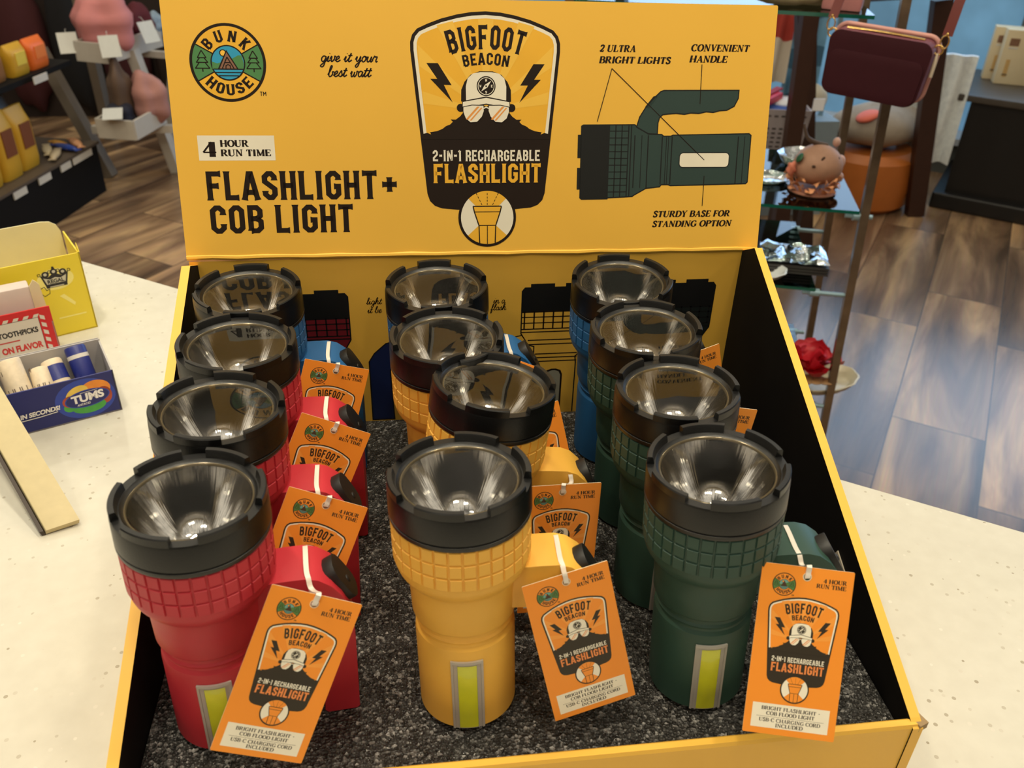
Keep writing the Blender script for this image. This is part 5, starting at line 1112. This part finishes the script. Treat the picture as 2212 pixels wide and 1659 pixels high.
drape('tea_towel', (1.600, 3.90, 1.02), (1.735, 3.88, 1.02), .40, stripe_mat('cream with red stripe', (206, 196, 182), (170, 60, 50), 1.3, .93, 'DIAGONAL'), 'cream tea towel with red stripe hanging beside the header', 'towel', .008, 2)
drape('beach_towel', (1.745, 3.92, 1.02), (1.900, 3.90, 1.02), .50, stripe_mat('blue pattern towel', (120, 170, 206), (74, 116, 146), 1.6, .62, 'Z'), 'light blue patterned towel hanging next to the cream tea towel', 'towel', .008, 2)
drape('floor_rug_sample', (2.46, 4.05, .72), (2.68, 3.93, .72), .50, mat('white shaggy wool', (226, 234, 242), 0.9, bump=1.0, bscale=45, var=.25, scale=40), 'white shaggy rug sample hanging left of the black cabinet', 'rug', .012, 3, .03)
bd = thing('figurine', 'small cream rounded figurine below the blue towel', 'figurine', (1.86, 3.86, .46)); mb = MB(); mb.ellipsoid((0, 0, .09), (.09, .06, .07), 20, 12, 0, lambda v: 1 + .05 * sin(14 * v.x) * sin(13 * v.z)); mb.build('body', mat('cream plush', (200, 190, 168), 0.9, bump=.6, bscale=80), bd, 60); mb = MB(); mb.ellipsoid((-.06, -.02, .17), (.04, .04, .045), 16, 10); mb.build('head', MATS['cream plush'], bd, 60)
tst = thing('textile_stand', 'white painted stand holding towels behind the basket', 'stand', (1.78, 3.93, 0)); mb = MB(); beam(mb, (1.58, 3.93, 1.03), (1.98, 3.93, 1.03), .02, .02); mb.build('rail', POSTB, tst).matrix_parent_inverse = Matrix.Translation((-1.78, -3.93, 0))
mb = MB(); mb.box((.02, .02, .22), (.46, .22, .46)); mb.build('plinth', mat('pale blue grey plinth', (140, 156, 166), 0.6), tst)
for x in (-.2, .2): mb = MB(); beam(mb, (1.78 + x, 3.95, 1.03), (1.78 + x, 3.95, .4), .02, .02); mb.build('upright', POSTB, tst).matrix_parent_inverse = Matrix.Translation((-1.78, -3.93, 0))
# floor cushion and sack
FC = thing('orange_pouffe', 'orange leather pouffe on the floor under the grey sack', 'pouffe', (2.30, 4.02, 0)); mb = MB(); mb.lathe([(.001, 0), (.20, .0), (.235, .03), (.245, .12), (.235, .25), (.20, .285), (.001, .29)], 36); mb.build('seat', mat('orange brown leather', (182, 104, 44), 0.4, var=.15, scale=14), FC, 40)
SK = thing('throw_pillow', 'grey and white striped pillow with a coral patch on the orange pouffe', 'pillow', (2.30, 3.98, .29)); 
mb = MB(); mb.ellipsoid((0, 0, .105), (.25, .17, .105), 26, 16, 0, lambda v: 1 - .10 * abs(sin(2 * atan2(v.y, v.x)))); mb.build('cover', mat('grey beige linen', (160, 148, 134), 0.85, bump=.5, bscale=50, var=.25, scale=18), SK, 60)
mb = MB(); mb.ellipsoid((-.115, -.09, .170), (.055, .05, .02), 16, 8, 0, None, Matrix.Rotation(-.4, 3, 'Y')); mb.build('coral_patch', mat('coral print', (236, 120, 100), 0.7), SK, 60)
# black cabinet with cream boxes
KB = thing('black_cabinet', 'low black cabinet at the right picture edge carrying cream boxes', 'cabinet', (2.69, 3.90, 0)); KB.rotation_euler = (0, 0, radians(-38))
BKW = mat('black painted wood', (18, 16, 16), 0.45, var=.15)
mb = MB(); mb.box((.40, .31, .30), (.80, .60, .44)); mb.build('body', BKW, KB); mb = MB(); mb.box((.40, .30, .04), (.90, .66, .08)); bevel(mb.build('plinth', BKW, KB), .012, 3)
mb = MB(); mb.box((.38, .31, .535), (.88, .64, .03)); bevel(mb.build('top', mat('dark grey cabinet top', (74, 68, 62), 0.4), KB), .004)
mb = MB(); mb.box((.20, .0085, .30), (.37, .003, .40)); mb.box((.60, .0085, .30), (.37, .003, .40)); mb.build('door', BKW, KB)
BXC = mat('cream carton', (222, 204, 166), 0.5, var=.03)
def cream_box(x, y, ang, lab, w=.135, h=.245):
    g = thing('gift_box', lab, 'box', Vector((2.69, 3.90, .551)) + RZ(-38) @ Vector((x, y, 0)), 'cream boxes on the black cabinet'); g.rotation_euler = (0, 0, radians(ang))
    mb = MB(); mb.box((w / 2, .035, h / 2), (w, .07, h)); bevel(mb.build('carton', BXC, g), .003)
    mb = MB(); mb.box((.042, -.0005, h - .055), (.042, .002, .034)); mb.build('window', mat('brown picture window', (132, 96, 72), 0.5, var=.3, scale=60), g)
    mb = MB(); mb.box((.042, -.0005, h - .082), (.042, .002, .006)); mb.build('white_band', CARDW, g)
    mb = MB(); mb.box((.038, -.0005, .075), (.018, .0018, .080)); mb.build('amber_print', mat('amber bottle print', (206, 166, 104), 0.5), g); mb = MB(); mb.box((.038, -.0008, .045), (.022, .002, .007)); mb.build('label', mat('dark label', (96, 78, 56), 0.5), g)
cream_box(-.01, .40, -28, 'cream gift box farthest left on the black cabinet, partly behind the next')
cream_box(.05, .32, -24, 'cream gift box in front, second from the left on the black cabinet', .15, .25)
cream_box(.20, .36, -20, 'cream gift box cut off by the right picture edge', .14, .24)
nb = thing('navy_case', 'navy blue case behind the cream boxes at the top right corner', 'case', Vector((2.69, 3.90, .551)) + RZ(-38) @ Vector((.36, .53, 0))); nb.rotation_euler = (0, 0, radians(-30)); mb = MB(); mb.box((.1, .05, .17), (.30, .12, .34)); bevel(mb.build('case_body', mat('navy velvet', (28, 26, 66), 0.6), nb), .01)

# ================================================================== BACK LEFT OF THE SHOP
SHV2 = mat('black shelf board', (13, 10, 8), 0.7, spec=0.2, var=.15); LAB = mat('white price strip', (210, 206, 196), 0.5)
GN = thing('gondola_shelf', 'low black gondola shelf with snack bags at the left picture edge', 'shelf', (-1.41, 4.34, 0)); gang = degrees_ = math.degrees(atan2(.72, .18)) 
GN.rotation_euler = (0, 0, radians(gang - 180))      # local x runs toward the camera along the front edge, local y into the shelf
GR = RZ(gang - 180)
def GP(x, y, z): return Vector((-1.41, 4.34, 0)) + GR @ Vector((x, y, z))
sgn = -1
mb = MB(); mb.box((.70, sgn * .26, .115), (1.40, .52, .23)); mb.build('base_deck', SHV2, GN)
mb = MB(); mb.box((.70, sgn * .26, .236), (1.42, .54, .012)); mb.build('deck_board', mat('grey brown deck', (82, 70, 58), 0.5), GN)
mb = MB(); mb.box((.70, sgn * .23, .600), (1.40, .40, .022)); mb.build('upper_board', SHV2, GN)
for x in (.12, .95): mb = MB(); mb.box((x, sgn * .40, .42), (.05, .03, .36)); mb.build('bracket', SHV2, GN)
for x0, w in ((.06, .16), (.24, .08), (.40, .09), (.58, .09), (.86, .09), (1.1, .09)): mb = MB(); mb.box((x0 + w / 2, .005, .215), (w, .006, .034)); mb.build('price_label', LAB, GN)
for x0 in (.30, .72): mb = MB(); mb.box((x0, sgn * .028 + .032, .600), (.10, .004, .03)); mb.build('price_label', LAB, GN)
def bag(x, y, z, w, d, h, m, lab, cat='bag', ang=0, name='snack_bag', group='snack bags on the black shelf', band=None):
    g = thing(name, lab, cat, GP(x, sgn * y, z), group); g.rotation_euler = (0, 0, radians(gang - 180 + ang))
    mb = MB(); n = 8; vs = []
    for j in range(n + 1):
        t = j / n; sq = .25 + .75 * sin(pi * min(1, .12 + .86 * t)) ** .5 if t < .97 else .06
        sq = max(.08, min(1, 1.6 * min(t + .25, 1.05 - t) * 2))
        for k in range(16):
            a = 2 * pi * k / 16; cx = abs(cos(a)) ** .5 * (1 if cos(a) > 0 else -1); cy = abs(sin(a)) ** .6 * (1 if sin(a) > 0 else -1); vs.append((w / 2 * cx, d / 2 * cy * sq, h * t))
    mb.add(vs, [(j * 16 + k, j * 16 + (k + 1) % 16, (j + 1) * 16 + (k + 1) % 16, (j + 1) * 16 + k) for j in range(n) for k in range(16)] + [tuple(range(16))[::-1], tuple(n * 16 + k for k in range(16))]); mb.build('pouch', m, g, 60)
    if band is not None:
        mb = MB(); mb.box((0, d / 2 * .98, h * .55), (w * .55, .006, h * .4)); mb.build('front_label', band, g)
YBAG = mat('yellow foil bag', (204, 156, 40), 0.45, bump=.3, bscale=40, var=.12, scale=12); OBAG = mat('orange foil bag', (232, 110, 40), 0.4, bump=.3, bscale=40, var=.15, scale=12); DBAG = mat('dark brown foil bag', (52, 40, 30), 0.4, bump=.3, bscale=40); BRL = mat('brown print', (120, 64, 30), 0.5)
bag(.17, .09, .612, .13, .07, .125, OBAG, 'orange snack bag at the right end of the upper black shelf', band=mat('bright orange print', (240, 130, 60), .4))
bag(.31, .09, .612, .12, .07, .125, YBAG, 'yellow snack bag beside the orange one on the upper shelf', band=mat('lemon print', (236, 206, 80), .4))
bag(.47, .10, .612, .14, .07, .12, mat('brown paper bag', (140, 92, 44), 0.6), 'brown snack bag left of the yellow one on the upper shelf')
bag(.40, .10, .243, .13, .09, .26, YBAG, 'tall yellow snack bag, rightmost in the front row of the lower shelf', band=BRL)
bag(.54, .09, .243, .13, .09, .27, YBAG, 'tall yellow snack bag in the middle of the lower shelf row', band=BRL)
bag(.68, .09, .243, .13, .09, .26, YBAG, 'tall yellow snack bag cut by the left picture edge on the lower shelf', band=BRL)
bag(.33, .22, .243, .13, .09, .27, DBAG, 'dark brown snack bag standing behind the rightmost yellow bag')
bag(.46, .24, .243, .13, .09, .28, DBAG, 'dark brown snack bag farther left behind the yellow bags')
for k, (cx, cy, rgb, lab) in enumerate(((.15, .06, (40, 66, 150), 'blue wrapped candy bar lying near the end of the lower shelf'), (.12, .10, (222, 160, 52), 'golden wrapped candy bar lying on the lower shelf behind the blue one'), (.08, .05, (206, 150, 110), 'peach wrapped candy bar at the very end of the lower shelf'), (.20, .12, (214, 196, 160), 'cream wrapped candy bar lying behind the blue bar'), (.25, .05, (188, 170, 140), 'beige wrapped candy bar next to the yellow bags'))):
    g = thing('candy_bar', lab, 'candy bar', GP(cx, sgn * cy, .243), 'candy bars on the black shelf'); g.rotation_euler = (0, 0, radians(gang - 180 + 70 - 12 * k)); c = mat('candy wrapper %d' % k, rgb, 0.35, bump=.2, bscale=80)
    mb = MB(); mb.ellipsoid((0, 0, .014), (.075, .022, .014), 18, 8); mb.build('wrapper', c, g, 60)
    mb = MB()
    for s in (-1, 1): mb.prism([(s * .068, -.012, .012), (s * .086, -.018, .012), (s * .086, .018, .012), (s * .068, .012, .012)], (0, 0, .003))
    mb.build('end_seal', c, g)
# white A-frame stand with trays of clothes
AF = thing('tray_stand', 'white A frame stand carrying white trays of pink clothes', 'stand', (-1.25, 4.62, 0)); IA = Matrix.Translation((1.25, -4.62, 0))
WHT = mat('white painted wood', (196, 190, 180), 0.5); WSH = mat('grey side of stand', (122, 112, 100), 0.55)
for a, b in (((-1.66, 4.62, .60), (-1.44, 4.55, 0)), ((-1.24, 4.62, .60), (-1.13, 4.62, 0)), ((-1.55, 5.0, .95), (-1.60, 5.2, 0)), ((-1.00, 4.9, .95), (-1.245, 4.98, 0))):
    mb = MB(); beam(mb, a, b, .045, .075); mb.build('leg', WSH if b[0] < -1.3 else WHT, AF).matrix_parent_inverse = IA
mb = MB(); beam(mb, (-1.52, 4.86, .556), (-1.08, 4.70, .556), .03, .03); mb.build('rail', WHT, AF).matrix_parent_inverse = IA
mb = MB(); beam(mb, (-1.45, 4.46, .265), (-1.02, 4.46, .265), .035, .035); mb.build('rail', WHT, AF).matrix_parent_inverse = IA
def tray(c, ang, w, d, h, lab):
    g = thing('display_tray', lab, 'tray', c, 'white trays of clothes'); g.rotation_euler = (0, 0, radians(ang)); t = .012
    mb = MB(); mb.box((0, 0, t / 2), (w, d, t)); mb.build('bottom', WHT, g)
    for (cx, cy, sx, sy) in ((0, -d / 2, w, t), (0, d / 2, w, t), (-w / 2, 0, t, d), (w / 2, 0, t, d)): mb = MB(); mb.box((cx, cy, h / 2), (sx, sy, h)); mb.build('side', WHT, g)
    return g
tray((-1.235, 4.371, .285), -15, .18, .29, .088, 'white tray of clothes on the lower level of the stand')
tray((-1.303, 4.671, .572), -22, .17, .42, .088, 'white tray heaped with pink clothes on the upper level')
PINK = mat('pink jersey', (206, 132, 132), 0.85, bump=.3, bscale=30, var=.15, scale=10); PINK2 = mat('dusty pink jersey', (176, 126, 118), 0.85, bump=.3, bscale=30)
def cloth(c, r, m, lab, name='folded_shirt', rot=0, seed=1):
    mb = MB(); rg = random.Random(seed); ph = [rg.uniform(0, 6) for _ in range(4)]
    mb.ellipsoid((0, 0, r[2] * .8), r, 30, 18, 0, lambda v: 1 + .10 * sin(5 * v.x + ph[0]) + .08 * sin(7 * v.y + ph[1]) + .06 * sin(9 * v.z + ph[2]), RZ(rot)); return tag(mb.build(name, m, None, 70, c), lab, 'shirt', 'clothes in the white trays')
cloth((-1.335, 4.63, .61), (.13, .14, .14), PINK, 'light pink shirt heaped at the front of the upper white tray', rot=20, seed=2)
cloth((-1.235, 4.80, .60), (.08, .09, .10), mat('maroon jersey', (84, 24, 36), 0.85), 'maroon shirt at the right of the upper white tray', seed=3)
cloth((-1.17, 4.86, .62), (.05, .06, .06), mat('light blue jersey', (140, 160, 180), 0.8), 'light blue shirt at the far right of the upper tray', seed=4)
cloth((-1.165, 4.46, .30), (.08, .11, .13), PINK2, 'dusty pink shirt at the right of the lower white tray', rot=20, seed=5)
cloth((-1.27, 4.32, .30), (.06, .07, .07), mat('navy jersey', (26, 26, 42), 0.85), 'navy shirt at the front left of the lower white tray', seed=6)
cloth((-1.275, 4.42, .30), (.055, .09, .16), mat('brown knit', (92, 72, 58), 0.9, bump=.3, bscale=60), 'brown knitted shirt at the back of the lower white tray', rot=10, seed=7)
TAGW = mat('white swing ticket', (206, 206, 200), 0.5)
for (c, rx, rz, lab) in (((-1.50, 4.545, .69), -35, 20, 'white swing ticket hanging at the left over the upper tray edge'), ((-1.285, 4.43, .70), -30, 20, 'white swing ticket at the middle of the upper tray edge'), ((-1.17, 4.66, .72), -25, 50, 'white swing ticket at the right of the upper tray'), ((-1.28, 4.27, .415), -75, 10, 'pale swing ticket lying on the navy shirt')):
    g = thing('swing_ticket', lab, 'ticket', c, 'tickets on the clothes'); g.rotation_euler = (radians(rx), 0, radians(rz)); mb = MB(); mb.box((0, 0, -.05), (.085, .002, .10)); mb.build('card', TAGW, g); mb = MB(); mb.tube([(0, 0, -.004), (0, .01, .02), (.005, .03, .03)], .0012, 6); mb.build('string', TAGW, g)
# dark fixture far back on the left
DF = thing('dark_clothes_rack', 'dark clothes rack with brown garments in the far left corner', 'rack', (-1.9, 5.75, 0)); IDF = Matrix.Translation((1.9, -5.75, 0))
DKM = mat('dark brown fixture', (44, 32, 28), 0.6); MRN = mat('maroon cloth', (72, 30, 34), 0.9); BLK2 = mat('black cloth', (24, 24, 28), 0.9)
mb = MB(); mb.box((-1.9, 5.9, .45), (1.7, .5, .9)); mb.build('cabinet', DKM, DF).matrix_parent_inverse = IDF
for x, w, m, z in ((-2.40, .3, DKM, .8), (-2.10, .28, MRN, .75), (-1.82, .26, BLK2, .82), (-1.55, .28, MRN, .62), (-1.28, .22, DKM, .55)):
    mb = MB(); mb.ellipsoid((x, 5.62, z / 2 + .05), (w / 2, .12, z / 2), 18, 12, 0, lambda v: 1 + .06 * sin(9 * v.x)); mb.build('garment', m, DF, 60).matrix_parent_inverse = IDF
for x in (-2.55, -1.12): mb = MB(); beam(mb, (x, 5.55, 0), (x, 5.55, 1.0), .04, .04); mb.build('post', DKM, DF).matrix_parent_inverse = IDF
WS = thing('wall_cabinet', 'brown wooden counter far behind the display header', 'counter', (-.2, 8.2, 0)); mb = MB(); mb.box((0, 0, .5), (3.4, .6, 1.0)); mb.build('body', mat('far brown wood', (110, 76, 44), 0.5, var=.2, scale=3), WS)
